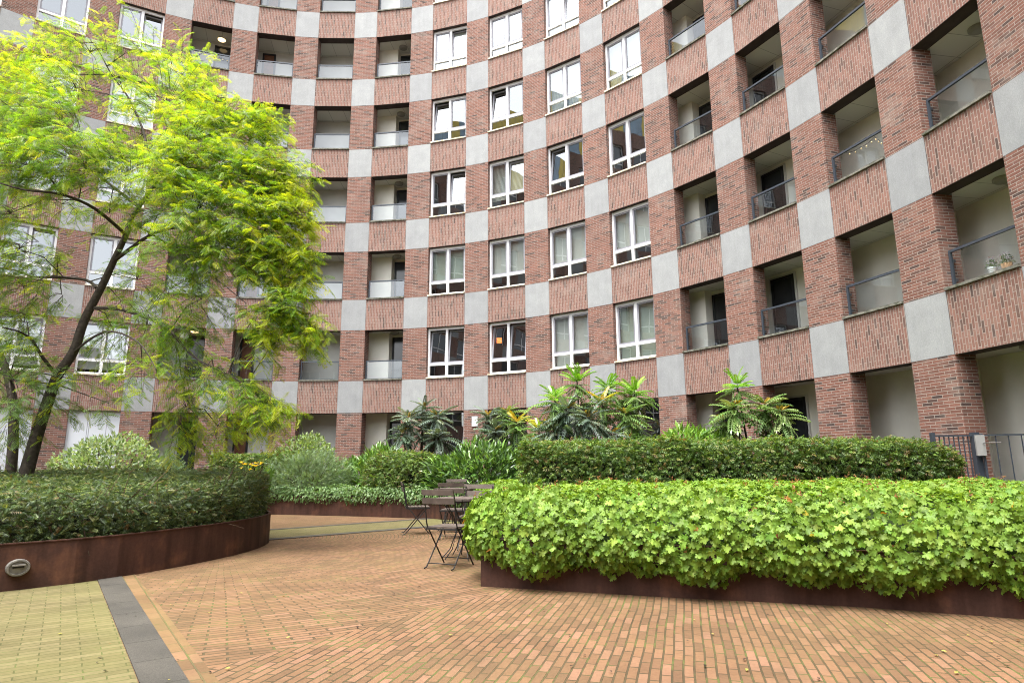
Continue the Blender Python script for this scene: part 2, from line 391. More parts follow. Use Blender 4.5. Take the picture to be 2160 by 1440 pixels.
LEAF_V = [(0, 0, 0), (.27, .38, .05), (0, 1, -.06), (-.27, .38, .05), (0, .4, -.03)]
LEAF_F = [(0, 1, 4), (1, 2, 4), (4, 2, 3), (0, 4, 3)]
LANCE_V = [(0, 0, 0), (.1, .3, .03), (.09, .65, .0), (0, 1, -.12), (-.09, .65, .0), (-.1, .3, .03), (0, .3, 0), (0, .65, -.03)]
LANCE_F = [(0, 1, 6), (1, 2, 7, 6), (2, 3, 7), (3, 4, 7), (4, 5, 6, 7), (5, 0, 6)]
def pinnate(pairs, ll, lw, droop, spread=60, fold=.12, tipleaf=True, mid=True):
    v, f = [], []
    def leaflet(b, d, l, w, zc):
        d = d/np.linalg.norm(d); s = np.array([-d[1], d[0], 0])
        k = len(v)
        for q in (b, b+d*l*.45+s*w*.5+[0, 0, fold*w], b+d*l-[0, 0, fold*l], b+d*l*.45-s*w*.5+[0, 0, fold*w]): v.append(tuple(q))
        f.append((k, k+1, k+2, k+3))
    for i in range(pairs):
        t = .16 + .8*i/(pairs-1); z = -droop*t*t
        prof = ll*(.62+.38*math.sin(math.pi*(.18+.72*t)))
        for sgn in (1, -1):
            a = R(spread - 18*t)
            leaflet(np.array([0, t, z]), np.array([sgn*math.sin(a), math.cos(a), -.25]), prof, lw, z)
    if tipleaf: leaflet(np.array([0, .97, -droop*.94]), np.array([0, 1, -.5]), ll*.8, lw, 0)
    if mid:
        k = len(v); w = .008
        for t in (0, .33, .66, 1.0):
            v.append((w, t, -droop*t*t)); v.append((-w, t, -droop*t*t))
        for i in range(3): f.append((k+2*i, k+2*i+2, k+2*i+3, k+2*i+1))
    return v, f
def palmate():
    v = [(0, .12, 0)]; f = []; out = []
    lob = [(-118, .62), (-62, .86), (0, 1.0), (62, .86), (118, .62)]
    for i, (a, r) in enumerate(lob):
        for da, rr in ((-30, .56), (-19, .86), (-9, .80), (0, 1.0), (9, .80), (19, .86)):
            if i == 0 and da == -30: rr = .3
            t = R(a+da); rad = r*rr*.56
            out.append((math.sin(t)*rad, .12+math.cos(t)*rad, .07*math.cos(R(a+da)*2.9) - .28*rad*rad + (.03 if abs(da) < 5 else 0)))
    out.append((math.sin(R(148))*.2, .12+math.cos(R(148))*.2, 0))
    v += out; n = len(out)
    for i in range(n-1): f.append((0, 1+i+1, 1+i))
    return v, f

# ---------------------------------------------------------------- ground, paving, paths (setting)
def sheet(name, poly, z, mat):
    b = MB(); b.quad([(x, y, z) for x, y in poly]); return struct(b.build(name, mat))
sheet('ground', [(-250, -250), (250, -250), (250, 250), (-250, 250)], -.03, simple('far_ground', (.18, .16, .13), .9, .2, .3))
sheet('paving', [(-24, -9), (13, -9), (13, 25), (-24, 25)], 0, M_PAVE)
B0, B1 = np.array([-4.08, 6.91]), np.array([-1.72, 3.62])               # right edge of the dark slab strip
bd = unit(B1-B0); bn = np.array([bd[1], -bd[0]])                         # bn points to the yellow side
if bn[0] > 0: bn = -bn
def strip(name, p, q, o0, o1, nrm, z, mat):
    return sheet(name, [tuple(p+nrm*o0), tuple(q+nrm*o0), tuple(q+nrm*o1), tuple(p+nrm*o1)], z, mat)
P0, P1 = B0 - bd*1.2, B1 + bd*7
strip('yellow_path', P0, P1, .22, 7, bn, .004, M_YELLOW)
b = MB()
t = -1.0
while t < 9:
    a, c = B0+bd*t, B0+bd*(t+.496)
    q = [a, c, c+bn*.215, a+bn*.215]
    b.hexa([(x, y, .001) for x, y in q] + [(x, y, .009) for x, y in q]); t += .5
struct(b.build('path_edge_slabs', M_SLAB, bevel=.003))
strip('path_brick_edging', P0, P1, 0, -.13, bn, .004, M_EDGEBRICK)
E0, E1 = np.array([-3.72, 10.24]), np.array([-1.95, 11.75]); ed = unit(E1-E0); en = np.array([-ed[1], ed[0]])
strip('back_yellow_path', E0-ed*4.5, E1+ed*5, .2, 1.55, en, .004, M_YELLOW)
for o in (.0, 1.55):
    b = MB(); t = -4.5
    while t < 7:
        a, c = E0+ed*t+en*o, E0+ed*(t+.496)+en*o
        q = [a, c, c+en*.2, a+en*.2]; b.hexa([(x, y, .001) for x, y in q] + [(x, y, .009) for x, y in q]); t += .5
    struct(b.build('back_path_edge_slabs', M_SLAB, bevel=.003))

# ---------------------------------------------------------------- the curved apartment building
BLD = thing('apartment_building', 'curved red brick apartment building with chequered grey stone and vertical brick panels', 'building', (CX, CY+RAD, 0))
def bay(k):
    a, c = fpt(ang(k, 0)), fpt(ang(k, 1)); m = (a+c)/2; t = (c-a)/np.linalg.norm(c-a); n = np.array([m[0]-CX, m[1]-CY]); n /= np.linalg.norm(n)
    w = np.linalg.norm(c-a)
    def T(u, d, z): return (m[0]+t[0]*u+n[0]*d, m[1]+t[1]*u+n[1]*d, z)
    return T, w
BAYS = {k: bay(k) for k in range(-22, 18)}
def zt(n): return ZBAND + n*FLOOR           # top of band n
def pier_pts(k):                            # pier to the right of bay k: front two, back two
    T0, w0 = BAYS[k]; T1, w1 = BAYS[k+1]
    return T0(w0/2, 0, 0)[:2], T1(-w1/2, 0, 0)[:2], T1(-w1/2, .42, 0)[:2], T0(w0/2, .42, 0)[:2]
def prism(b, P4, z0, z1, uoff, m=0, swap=False, skip=()):
    c = [(*p, z0) for p in P4] + [(*p, z1) for p in P4]
    wd = math.dist(P4[0], P4[1])
    def uvf(nm, pts):
        r = []
        for p in pts:
            if nm in ('top', 'bottom'): u, v = p[0], p[1]
            else:
                e = {'a': (0, 0), 'b': (1, wd), 'c': (2, wd+.42), 'd': (0, -math.dist(P4[0], P4[3]))}[nm]
                base = P4[e[0]] if nm != 'd' else P4[3]
                u = uoff + e[1] + math.dist(base, p[:2]); v = p[2]
            r.append((v, u) if swap else (u, v))
        return r
    b.hexa(c, m, uvf, skip)
DET = range(-7, 10)                          # bays built in full
WINCOLS = {-7, -6, -5, -4, 1, 2, 3, 4}
uo = {k: k*3.3*1.0 for k in BAYS}
TOPZ = zt(7)
GROUND_WALL = .30
for k in list(DET) + [-8]:
    P4 = pier_pts(k); b = MB()
    prism(b, P4, GROUND_WALL+.55, TOPZ, uo[k]); b.build('brick_pier', M_BRICK, BLD)
    b = MB(); prism(b, [tuple(np.array(P4[i])) for i in range(4)], 0, GROUND_WALL+.55, uo[k]); b.build('plinth', M_STONE, BLD)
    q = [np.array(p) for p in P4]; cc = sum(q)/4; Q4 = [tuple(p+unit(p-cc)*.004) for p in q]   # stone stands 3 mm proud
    for n in range(ROWS):
        b = MB(); prism(b, Q4, zt(n)-HB+.002, zt(n)-.002, 0)
        wd = math.dist(Q4[0], Q4[1])
        for i in range(len(b.uv)):                # 0..1 across the face, for the joint at the panel's edge
            b.uv[i] = (b.uv[i][0]/wd, (b.uv[i][1]-zt(n)+HB)/HB)
        b.build('stone_panel', M_STONE, BLD)
for k in DET:
    T, w = BAYS[k]
    for n in range(ROWS):
        b = MB()
        P4 = [T(-w/2+.004, .0, 0)[:2], T(w/2-.004, .0, 0)[:2], T(w/2-.004, .34, 0)[:2], T(-w/2+.004, .34, 0)[:2]]
        prism(b, P4, zt(n)-HB, zt(n), uo[k]+1.7, swap=True, skip=('bottom',))
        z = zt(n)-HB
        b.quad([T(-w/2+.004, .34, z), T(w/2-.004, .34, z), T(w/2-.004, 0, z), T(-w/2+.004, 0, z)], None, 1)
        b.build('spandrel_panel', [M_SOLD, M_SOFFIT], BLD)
        b = MB(); b.box(-w/2+.006, w/2-.006, -.045, .36, zt(n)+.001, zt(n)+.05, 0, T)
        b.build('sill', M_SILL if k in WINCOLS else M_LEDGE, BLD, bevel=.006)

BLIND_V = {}
def window_mesh(k, n, blind, tilt, curtain=None):
    T, w = BAYS[k]; z0, z1 = zt(n)+.05, zt(n+1)-HB
    hw = w/2; d0, d1 = .14, .21; fw = .065; zt_ = z0+.47
    b = MB()
    b.box(-hw, -hw+fw, d0, d1, z0, z1, 0, T); b.box(hw-fw, hw, d0, d1, z0, z1, 0, T)
    b.box(-hw+fw, hw-fw, d0, d1, z0, z0+fw, 0, T); b.box(-hw+fw, hw-fw, d0, d1, z1-fw-.03, z1, 0, T)
    b.box(-.045, .045, d0+.002, d1, z0+fw, z1-fw-.03, 0, T)
    b.box(-hw+fw, -.045, d0+.002, d1, zt_-.04, zt_+.04, 0, T); b.box(.045, hw-fw, d0+.002, d1, zt_-.04, zt_+.04, 0, T)
    wn = b.build('window', M_WHITE, BLD, bevel=.004)
    g = MB()
    for a, c in ((-hw+fw, -.045), (.045, hw-fw)):
        g.quad([T(a, .185, z0+fw), T(c, .185, z0+fw), T(c, .185, zt_-.04), T(a, .185, zt_-.04)])
    g.build('pane', M_GLASS, wn)
    for i, (a, c) in enumerate(((-hw+fw, -.045), (.045, hw-fw))):
        zb, ztop = zt_+.04, z1-fw-.03; s = .05
        tl = R(tilt[i])
        def TT(u, d, z): 
            h = z-zb; dd = d-.16
            return T(u, .16+dd*math.cos(tl)+h*math.sin(tl), zb+h*math.cos(tl)-dd*math.sin(tl))
        f = MB()
        f.box(a, a+s, .158, .20, zb, ztop, 0, TT); f.box(c-s, c, .158, .20, zb, ztop, 0, TT)
        f.box(a+s, c-s, .158, .20, zb, zb+s, 0, TT); f.box(a+s, c-s, .158, .20, ztop-s, ztop, 0, TT)
        f.build('sash', M_SASH, wn)
        g = MB(); g.quad([TT(a+s, .178, zb+s), TT(c-s, .178, zb+s), TT(c-s, .178, ztop-s), TT(a+s, .178, ztop-s)]); g.build('pane', M_GLASS, wn)
    # dark room behind
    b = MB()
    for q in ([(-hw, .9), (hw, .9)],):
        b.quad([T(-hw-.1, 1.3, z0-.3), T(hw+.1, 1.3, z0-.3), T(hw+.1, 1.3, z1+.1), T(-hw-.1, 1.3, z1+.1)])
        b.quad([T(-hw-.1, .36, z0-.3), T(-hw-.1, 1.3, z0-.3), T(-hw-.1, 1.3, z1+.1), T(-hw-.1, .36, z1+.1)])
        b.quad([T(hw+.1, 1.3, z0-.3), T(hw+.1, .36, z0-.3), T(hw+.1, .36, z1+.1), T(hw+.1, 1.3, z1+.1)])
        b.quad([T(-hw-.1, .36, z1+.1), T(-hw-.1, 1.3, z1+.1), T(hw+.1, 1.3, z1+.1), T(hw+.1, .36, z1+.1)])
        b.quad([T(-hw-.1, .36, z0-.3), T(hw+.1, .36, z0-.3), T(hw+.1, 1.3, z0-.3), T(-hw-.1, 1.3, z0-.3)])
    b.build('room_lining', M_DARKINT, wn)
    if blind:
        b = MB(); kind, parts = blind
        for (a, c, zz) in parts:
            ztop = z1-.05; zb = z0+zz*(z1-z0)
            if kind == 'roller': b.box(a*hw, c*hw, .33, .335, zb, ztop, 0, T)
            elif kind == 'slat':
                z = zb
                while z < ztop: b.box(a*hw, c*hw, .32, .345, z, z+.022, 0, T); z += .042
            else:                                                    # vertical strips
                u = a*hw
                while u < c*hw-.03:
                    b.quad([T(u, .32, zb), T(u+.085, .36, zb), T(u+.085, .36, ztop), T(u, .32, ztop)]); u += .075
        b.build('blind', curtain or M_BLIND, wn)
    return wn
M_PINK = simple('pink_curtain', (.6, .28, .30), .9, .2, 4)
M_GREENB = simple('pale_green_curtain', (.50, .55, .46), .9, .08, 3)
spec = {  # (col, level): (blind, tilt)
    (1, 0): (None, (7, 7)), (2, 0): (None, (7, 7)), (3, 0): (('roller', [(0.02, .95, .25), (-.95, -.02, .0)]), (0, 0)), (4, 0): (('roller', [(-.95, -.02, .0), (.02, .95, .0)]), (0, 0)),
    (1, 1): (('strip', [(-.95, -.05, .28), (.05, .95, .28)]), (0, 0)), (2, 1): (('strip', [(-.95, -.05, .28), (.05, .95, .28)]), (0, 0)), (3, 1): (('roller', [(-.95, -.02, .3), (.02, .95, .3)]), (0, 0)), (4, 1): (('roller', [(-.95, -.02, .3), (.02, .95, .3)]), (0, 0)),
    (1, 2): (None, (0, 7)), (2, 2): (('slat', [(-.95, -.05, .2), (.05, .95, .3)]), (0, 5)), (3, 2): (None, (6, 0)), (4, 2): (None, (0, 0)),
    (1, 3): (None, (7, 0)), (2, 3): (None, (7, 0)), (3, 3): (('slat', [(-.95, -.05, .0), (.05, .95, .0)]), (0, 0)), (4, 3): (('slat', [(-.95, -.05, .0), (.05, .95, .0)]), (0, 0)),
    (1, 4): (('strip', [(-.95, -.05, .6), (.05, .95, .6)]), (0, 5)), (2, 4): (('strip', [(-.95, -.05, .6), (.05, .95, .6)]), (0, 0)),
    (3, 4): (('slat', [(-.95, -.05, .3)]), (0, 6)),
}
for k in sorted(WINCOLS):
    for n in range(ROWS):
        if k not in DET: continue
        bl, tl = spec.get((k, n), ((('strip', [(-.95, -.05, .1), (.05, .95, .1)]) if (k*3+n) % 3 == 0 else ('roller', [(.05, .95, .4)]) if (k+n) % 3 == 1 else None), (0, 6 if (k+n) % 4 == 0 else 0)))
        window_mesh(k, n, bl, tl, M_GREENB if (k, n) in ((4, 0), (1, 1)) else M_PINK if (k, n) == (3, 0) and False else None)

# balconies (loggias)
def door(b, T, u0, u1, d, z0, z1, open_=False):
    pass
def loggia(k, n, style, lamp=None):
    T, w = BAYS[k]; hw = w/2
    z0 = zt(n)-.32 if n >= 0 else .62; zs = zt(n)+.05 if n >= 0 else z0; z1 = zt(n+1)-HB+.07
    D0, D1 = .345, 1.3
    eL, eR = (.8, .1) if k >= 5 else (.35, .12)
    b = MB()
    def wall(u0, d0, u1, d1, za=z0, zb=z1, m=0): b.quad([T(u0, d0, za), T(u1, d1, za), T(u1, d1, zb), T(u0, d0, zb)], None, m)
    SW = 1 if style in ('grey', 'greydoorL', 'greydoorR') else 0
    wall(-hw-eL, D1, hw+eR, D1, m=SW)
    wall(-hw-eL, D0+.08, -hw-eL, D1, m=SW); wall(hw+eR, D1, hw+eR, D0+.08, m=SW)
    cu = [(-hw-eL, D0), (hw+eR, D0), (hw+eR, D1), (-hw-eL, D1)]
    b.quad([T(u, d, z1) for u, d in cu][::-1], [(u+.3, d) for u, d in cu][::-1], 2)
    b.quad([T(u, d, z0) for u, d in cu], None, 3)
    if style in ('half', 'halfdark'):
        us = -.58 if k >= 5 else -.12; wall(-hw-eL, .95, us, .95); wall(us, .95, us, D1)
    name = 'balcony' if n >= 0 else 'ground_floor_recess'
    o = b.build(name, [M_STUCCO, M_GREYSTUCCO, M_CEIL, M_SLAB], BLD)
    def mkdoor(u0, u1, d=D1, zb=None, brown=False, light=False):
        zz = zb or z0; zt2 = z0+2.12
        q = MB(); fr = .07
        q.box(u0, u0+fr, d-.07, d-.01, zz, zt2, 0, T); q.box(u1-fr, u1, d-.07, d-.01, zz, zt2, 0, T)
        q.box(u0+fr, u1-fr, d-.07, d-.01, zt2-fr, zt2, 0, T); q.box(u0+fr, u1-fr, d-.07, d-.01, zz, zz+.18, 0, T)
        dd = q.build('door', M_BLACKMETAL, o)
        if light:
            q = MB(); q.box(u0-.05, u0-.001, d-.05, d-.008, zz, zt2+.05, 0, T); q.box(u1+.001, u1+.05, d-.05, d-.008, zz, zt2+.05, 0, T); q.box(u0-.001, u1+.001, d-.05, d-.008, zt2+.001, zt2+.05, 0, T)
            q.build('door_surround', M_GREYSTUCCO, o)
        q = MB(); q.box(u0+fr, u1-fr, d-.045, d-.03, zz+.18, zt2-fr, 0, T); q.build('door_leaf', M_BROWN if brown else M_DOORGLASS, o)
    if style in ('half', 'halfdark'): mkdoor(us+.03, us+.93)
    elif style == 'door': mkdoor(-1.23, -.52, light=True)
    elif style == 'greydoorL': mkdoor(-hw-.02, -.22, brown=True)
    elif style == 'greydoorR': mkdoor(-.02, .62)
    if lamp:
        u, d, lit = lamp
        q = MB()
        def TL(x, y, z): return T(u+x, d+y, z1-.001-z)
        q.lathe([(.0, .085), (.10, .085), (.135, .07), (.15, .05)], 20, TL, 0); q.lathe([(.15, .05), (.165, .045), (.165, 0.0)], 20, TL, 1)
        q.build('ceiling_lamp', [M_LAMPON if lit else M_LAMPG, M_LAMPG], o, smooth=False)
    if n >= 0:
        r = MB(); zr = zs+.70
        r.box(-hw+.02, hw-.02, .14, .185, zr-.045, zr, 0, T)
        r.box(-hw+.02, -hw+.06, .14, .185, zs, zr-.045, 0, T); r.box(hw-.06, hw-.02, .14, .185, zs, zr-.045, 0, T)
        for zz in (zs+.12, zs+.48):
            for sg in (-1, 1): r.box(sg*(hw-.045)-.022, sg*(hw-.045)+.022, .187, .23, zz, zz+.05, 0, T); r.box(sg*(hw-.02)-.02, sg*(hw-.02)+.02, .23, .26, zz+.005, zz+.045, 0, T)
        r.box(-hw+.06, hw-.06, .145, .18, zs+.02, zs+.045, 0, T)
        r.build('railing', M_RAIL, o)
        g = MB(); g.quad([T(-hw+.06, .163, zs+.045), T(hw-.06, .163, zs+.045), T(hw-.06, .163, zr-.045), T(-hw+.06, .163, zr-.045)])
        g.build('glass_panel', M_RAILGLASS, o)
    return o
M_DOORGLASS = simple('dark_door_glass', (.03, .033, .035), .12, .2, 2, .5)
STY = {0: 'half', -1: 'grey', -2: 'greydoorL', -3: 'greydoorR', 5: 'half', 6: 'door', 7: 'plain', 8: 'plain', 9: 'half'}
for k in DET:
    if k in WINCOLS: continue
    for n in range(-1, ROWS):
        lamp = None
        if k == 0: lamp = (.12, .85, False)
        if k == 8 and n in (0, 1, 2, 3, -1): lamp = (-.07, .85, False)
        if k == -3: lamp = (.25, .9, n in (0, 4))
        pass
        loggia(k, n, STY[k], lamp)
# ground floor bays under the windows
for k in sorted(WINCOLS):
    T, w = BAYS[k]; hw = w/2; z0, z1 = .42, zt(0)-HB
    if k <= -4:
        b = MB(); b.box(-hw, hw, .16, .20, z0, z1, 0, T)
        for u in (-.18, -.13, .35):
            b.box(u-.006, u+.006, .152, .159, z0, z1, 1, T)
        b.box(-hw, hw, .152, .159, z0+.42, z0+.435, 1, T); b.box(-hw, -hw+.05, .13, .159, z0, z1, 0, T); b.box(hw-.05, hw, .13, .159, z0, z1, 0, T)
        b.build('panel_door', [M_WPANEL, M_SASH], BLD)
    else:
        b = MB(); fw = .06
        b.box(-hw, -hw+fw, .14, .2, z0, z1, 0, T); b.box(hw-fw, hw, .14, .2, z0, z1, 0, T); b.box(-hw+fw, hw-fw, .14, .2, z1-fw, z1, 0, T); b.box(-.03 - (.3 if k == 1 else 0), .03-(.3 if k == 1 else 0), .142, .2, z0, z1-fw, 0, T)
        wn = b.build('shop_window', M_LAMPG, BLD)
        g = MB(); g.quad([T(-hw+fw, .175, z0), T(hw-fw, .175, z0), T(hw-fw, .175, z1-fw), T(-hw+fw, .175, z1-fw)]); g.build('pane', M_GLASS, wn)
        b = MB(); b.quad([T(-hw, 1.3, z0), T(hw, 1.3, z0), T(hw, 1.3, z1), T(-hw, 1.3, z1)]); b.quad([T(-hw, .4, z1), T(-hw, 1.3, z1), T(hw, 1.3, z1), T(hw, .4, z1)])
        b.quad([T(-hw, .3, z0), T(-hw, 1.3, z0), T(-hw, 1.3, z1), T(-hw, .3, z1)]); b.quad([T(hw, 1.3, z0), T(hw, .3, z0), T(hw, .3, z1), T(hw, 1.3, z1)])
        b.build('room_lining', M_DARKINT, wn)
    b = MB(); b.box(-hw, hw, .02, .36, 0, z0-.002, 0, T); b.build('plinth', M_STONE, BLD)
# upper storeys, roof edge and the wings running out of the picture: one wall part
b = MB(); g = MB(); fr = MB()
def cheap(k, n0, n1, ground):
    T, w = BAYS[k]; hw = w/2
    for n in range(n0, n1+1):
        P4 = [T(-hw, 0, 0)[:2], T(hw, 0, 0)[:2], T(hw, .34, 0)[:2], T(-hw, .34, 0)[:2]]
        prism(b, P4, zt(n)-HB, zt(n), uo[k]+1.7, 1, swap=True)
        if n < n1:
            za, zb = zt(n), zt(n+1)-HB
            for a, c in ((-hw, -.03), (.03, hw)): g.quad([T(a, .19, za), T(c, .19, za), T(c, .19, zb), T(a, .19, zb)])
            fr.box(-.03, .03, .15, .22, za, zb, 0, T); fr.box(-hw, -hw+.06, .15, .22, za, zb, 0, T); fr.box(hw-.06, hw, .15, .22, za, zb, 0, T)
            fr.box(-hw+.06, hw-.06, .15, .22, za+.42, za+.5, 0, T); fr.box(-hw+.06, hw-.06, .15, .22, zb-.08, zb, 0, T)
    if ground:
        g.quad([T(-hw, .19, 0), T(hw, .19, 0), T(hw, .19, zt(0)-HB), T(-hw, .19, zt(0)-HB)])
for k in DET: cheap(k, ROWS, 7, False)
for k in list(range(-14, -7)) + list(range(10, 14)):
    cheap(k, 0, 7, True)
    if k != -8:
        P4 = pier_pts(k)
        zs = [0] + sum([[zt(n)-HB, zt(n)] for n in range(7)], []) + [TOPZ]
        for i in range(len(zs)-1): prism(b, P4, zs[i], zs[i+1], uo[k], 2 if i % 2 else 0)
b.build('wall', [M_BRICK, M_SOLD, M_STONE], BLD)
M_REARGLASS = simple('dark_window_glass', (.05, .055, .06), .05, .2, 1, .9)
g.build('upper_window_glass', M_REARGLASS, BLD); fr.build('upper_window_frame', M_WHITE, BLD)
b = MB()                                                        # blind core behind everything: no light leaks from the back
for k in range(-14, 14):
    a, c = fpt(ang(k, .5)-DPHI/2, RAD+2.6), fpt(ang(k, .5)+DPHI/2, RAD+2.6)
    b.quad([(*a, 0), (*c, 0), (*c, TOPZ), (*a, TOPZ)])
    a1, c1 = fpt(ang(k, .5)-DPHI/2, RAD+.1), fpt(ang(k, .5)+DPHI/2, RAD+.1)
    b.quad([(*a1, TOPZ+.003), (*c1, TOPZ+.003), (*c, TOPZ+.003), (*a, TOPZ+.003)])
b.build('roof', M_GREYSTUCCO, BLD)
b = MB(); M_YPANEL = simple('yellow_panel', (.62, .48, .10), .5, .06, 2); M_BLUEGLASS = simple('blue_attic_glass', (.22, .32, .42), .08, .3, .6, .8)
for k in range(-14, 10):                                         # set back attic of yellow panels and glass, seen in the window reflections
    a0 = ang(k, .5)-DPHI/2
    for i in range(6):
        p, q = fpt(a0+DPHI*i/6, RAD+.5), fpt(a0+DPHI*(i+1)/6, RAD+.5); y_ = (k*7+i//2*5) % 3 == 0 or k % 4 == 0
        b.quad([(*p, TOPZ), (*q, TOPZ), (*q, TOPZ+5.2), (*p, TOPZ+5.2)], None, 0 if y_ else 1)
        d_ = (np.array(q)-p)*.04
        b.quad([(*(p*.999+np.array([CX, CY])*.001), TOPZ), (*(p*.999+np.array([CX, CY])*.001+d_), TOPZ), (*(p*.999+np.array([CX, CY])*.001+d_), TOPZ+5.2), (*(p*.999+np.array([CX, CY])*.001), TOPZ+5.2)], None, 2)
b.build('attic', [M_YPANEL, M_BLUEGLASS, M_SASH], BLD)
#--PART2--
# ---------------------------------------------------------------- low building added behind the camera to block skylight (seen in the glass)
OPP = thing('skylight_block_building', 'unseen low brick building with rows of white windows, added to block skylight', 'building', (-2, -7, 0))
b = MB(); g = MB(); f = MB(); OY, OH = -6.0, 9.6
xs = [-17+2.6*i for i in range(12)]
rows_ = [(0.0, .6), (2.6, 3.8), (5.8, 6.9), (8.7, OH)]
for z0, z1 in rows_: b.quad([(xs[-1], OY, z0), (xs[0], OY, z0), (xs[0], OY, z1), (xs[-1], OY, z1)], [(xs[-1], z0), (xs[0], z0), (xs[0], z1), (xs[-1], z1)])
for (_, za), (zb, _2) in zip(rows_, rows_[1:]):
    for x0, x1 in zip(xs, xs[1:]):
        b.quad([(x0+1.1, OY, za), (x0, OY, za), (x0, OY, zb), (x0+1.1, OY, zb)], [(x0+1.1, za), (x0, za), (x0, zb), (x0+1.1, zb)])
        g.quad([(x1, OY-.15, za), (x0+1.1, OY-.15, za), (x0+1.1, OY-.15, zb), (x1, OY-.15, zb)])
        for u in (x0+1.1, x0+1.82, x1-.06): f.box(u, u+.06, OY-.15, OY-.08, za, zb)
        f.box(x0+1.16, x1-.06, OY-.149, OY-.081, za+.4, za+.47)
b.quad([(xs[-1], OY, OH), (xs[0], OY, OH), (xs[0], OY-8, OH), (xs[-1], OY-8, OH)])
b.build('wall', M_BRICK, OPP); g.build('window_glass', M_REARGLASS, OPP); f.build('window_frame', M_WHITE, OPP)
# ---------------------------------------------------------------- planters
def inset(poly, d):
    """offset a counter-clockwise polygon inward by d"""
    P = np.array(poly, float); n = len(P); out = []
    for i in range(n):
        a, b_, c = P[i-1], P[i], P[(i+1) % n]
        e1, e2 = unit(b_-a), unit(c-b_); n1, n2 = np.array([-e1[1], e1[0]]), np.array([-e2[1], e2[0]])
        m = n1+n2; m = m/max(.35, (1+n1@n2)); out.append(b_ + m*d)
    return np.array(out)
def smooth_poly(pts, it=2, keep=()):
    P = [np.array(p, float) for p in pts]
    for _ in range(it):
        Q = []
        for i in range(len(P)):
            a, c = P[i], P[(i+1) % len(P)]; Q += [a*.75+c*.25, a*.25+c*.75]
        P = Q
    return np.array(P)
def inside(P, poly):
    x, y = P[:, 0], P[:, 1]; r = np.zeros(len(P), bool); n = len(poly)
    for i in range(n):
        x1, y1 = poly[i]; x2, y2 = poly[(i+1) % n]
        c = ((y1 > y) != (y2 > y)) & (x < (x2-x1)*(y-y1)/(y2-y1+1e-12)+x1); r ^= c
    return r
def edge_dist(P, poly):
    d = np.full(len(P), 1e9)
    for i in range(len(poly)):
        a, c = np.array(poly[i]), np.array(poly[(i+1) % len(poly)]); e = c-a; l = e@e
        if l < 1e-12: continue
        t = np.clip(((P-a)@e)/l, 0, 1); q = a+t[:, None]*e; d = np.minimum(d, np.linalg.norm(P-q, axis=1))
    return d
def sample_in(poly, n):
    lo, hi = poly.min(0), poly.max(0); out = np.zeros((0, 2))
    while len(out) < n:
        p = rng.uniform(lo, hi, (n*2, 2)); out = np.concatenate([out, p[inside(p, poly)]])
    return out[:n]
def sample_edge(poly, n, segs=None):
    P = np.array(poly); Q = np.roll(P, -1, 0); l = np.linalg.norm(Q-P, axis=1)
    if segs is not None: l = l*np.isin(np.arange(len(P)), segs)
    c = np.cumsum(l)/l.sum()
    i = np.searchsorted(c, rng.random(n)); i = np.minimum(i, len(P)-1); t = rng.random((n, 1)); e = unit(Q-P)[i]
    return P[i]*(1-t)+Q[i]*t, np.stack([e[:, 1], -e[:, 0]], 1)          # point, outward normal (ccw polygon)

def planter(label, poly, h, th=.012, soil_z=None):
    p0 = poly.mean(0); t = thing('steel_planter', label, 'planter', (p0[0], p0[1], 0), 'rusted steel planters')
    b = MB(); n = len(poly); ins = inset(poly, th)
    for i in range(n):
        a, c, ai, ci = poly[i], poly[(i+1) % n], ins[i], ins[(i+1) % n]
        b.quad([(*a, 0), (*c, 0), (*c, h), (*a, h)]); b.quad([(*a, h), (*c, h), (*ci, h), (*ai, h)]); b.quad([(*ci, h-.2), (*ai, h-.2), (*ai, h), (*ci, h)])
    b.build('wall', M_STEEL, t)
    b = MB(); rim = inset(poly, -.008); rin = inset(poly, .03)
    for i in range(n):
        j = (i+1) % n
        b.hexa([(*rim[i], h+.001), (*rim[j], h+.001), (*rin[j], h+.001), (*rin[i], h+.001), (*rim[i], h+.012), (*rim[j], h+.012), (*rin[j], h+.012), (*rin[i], h+.012)])
    b.build('top_rim', M_STEEL, t)
    b = MB(); b.quad([(*p, (soil_z or h-.04)) for p in ins]); b.build('soil', M_SOIL, t)
    return t
LP = [(-3.58, 9.42), (-3.73, 10.1), (-4.15, 10.75), (-4.9, 11.25), (-6.2, 11.7), (-8.2, 12.0), (-10.8, 11.6), (-11.2, 9), (-9.3, 6.2), (-6.6, 4.9), (-5.4, 5.45), (-4.74, 6.14), (-4.21, 6.68), (-3.87, 7.49), (-3.70, 8.06), (-3.57, 8.75)]
LP = np.array(LP)
LPs = smooth_poly(LP, 1)
planter('curved rusted steel planter under the dark yew hedge and honey locust tree', LPs, .42)
RP = np.array([(-.31, 6.28), (1.44, 5.69), (2.7, 5.32), (3.7, 4.88), (5.2, 4.3), (7.3, 4.6), (7.2, 7.2), (6.6, 9.0), (3, 9.2), (.6, 8.9), (.05, 7.9)])
planter('rusted steel planter overhung by bright green lobed leaves in front', RP, .42)
FPn = [(-12.5, 17.0), (-9.2, 16.4), (-5.68, 15.54), (-3.95, 14.99), (-1.77, 14.02), (-.6, 12.9), (-.3, 11.2), (-.1, 9.55), (2, 9.5), (7.2, 9.6)]
arc = [tuple(fpt(a, RAD-.25)) for a in np.linspace(ang(8, -.2), ang(-6, 0), 40)]
FB = np.array(FPn + arc)
planter('long rusted steel planter bed along the foot of the brick building', FB, .42)

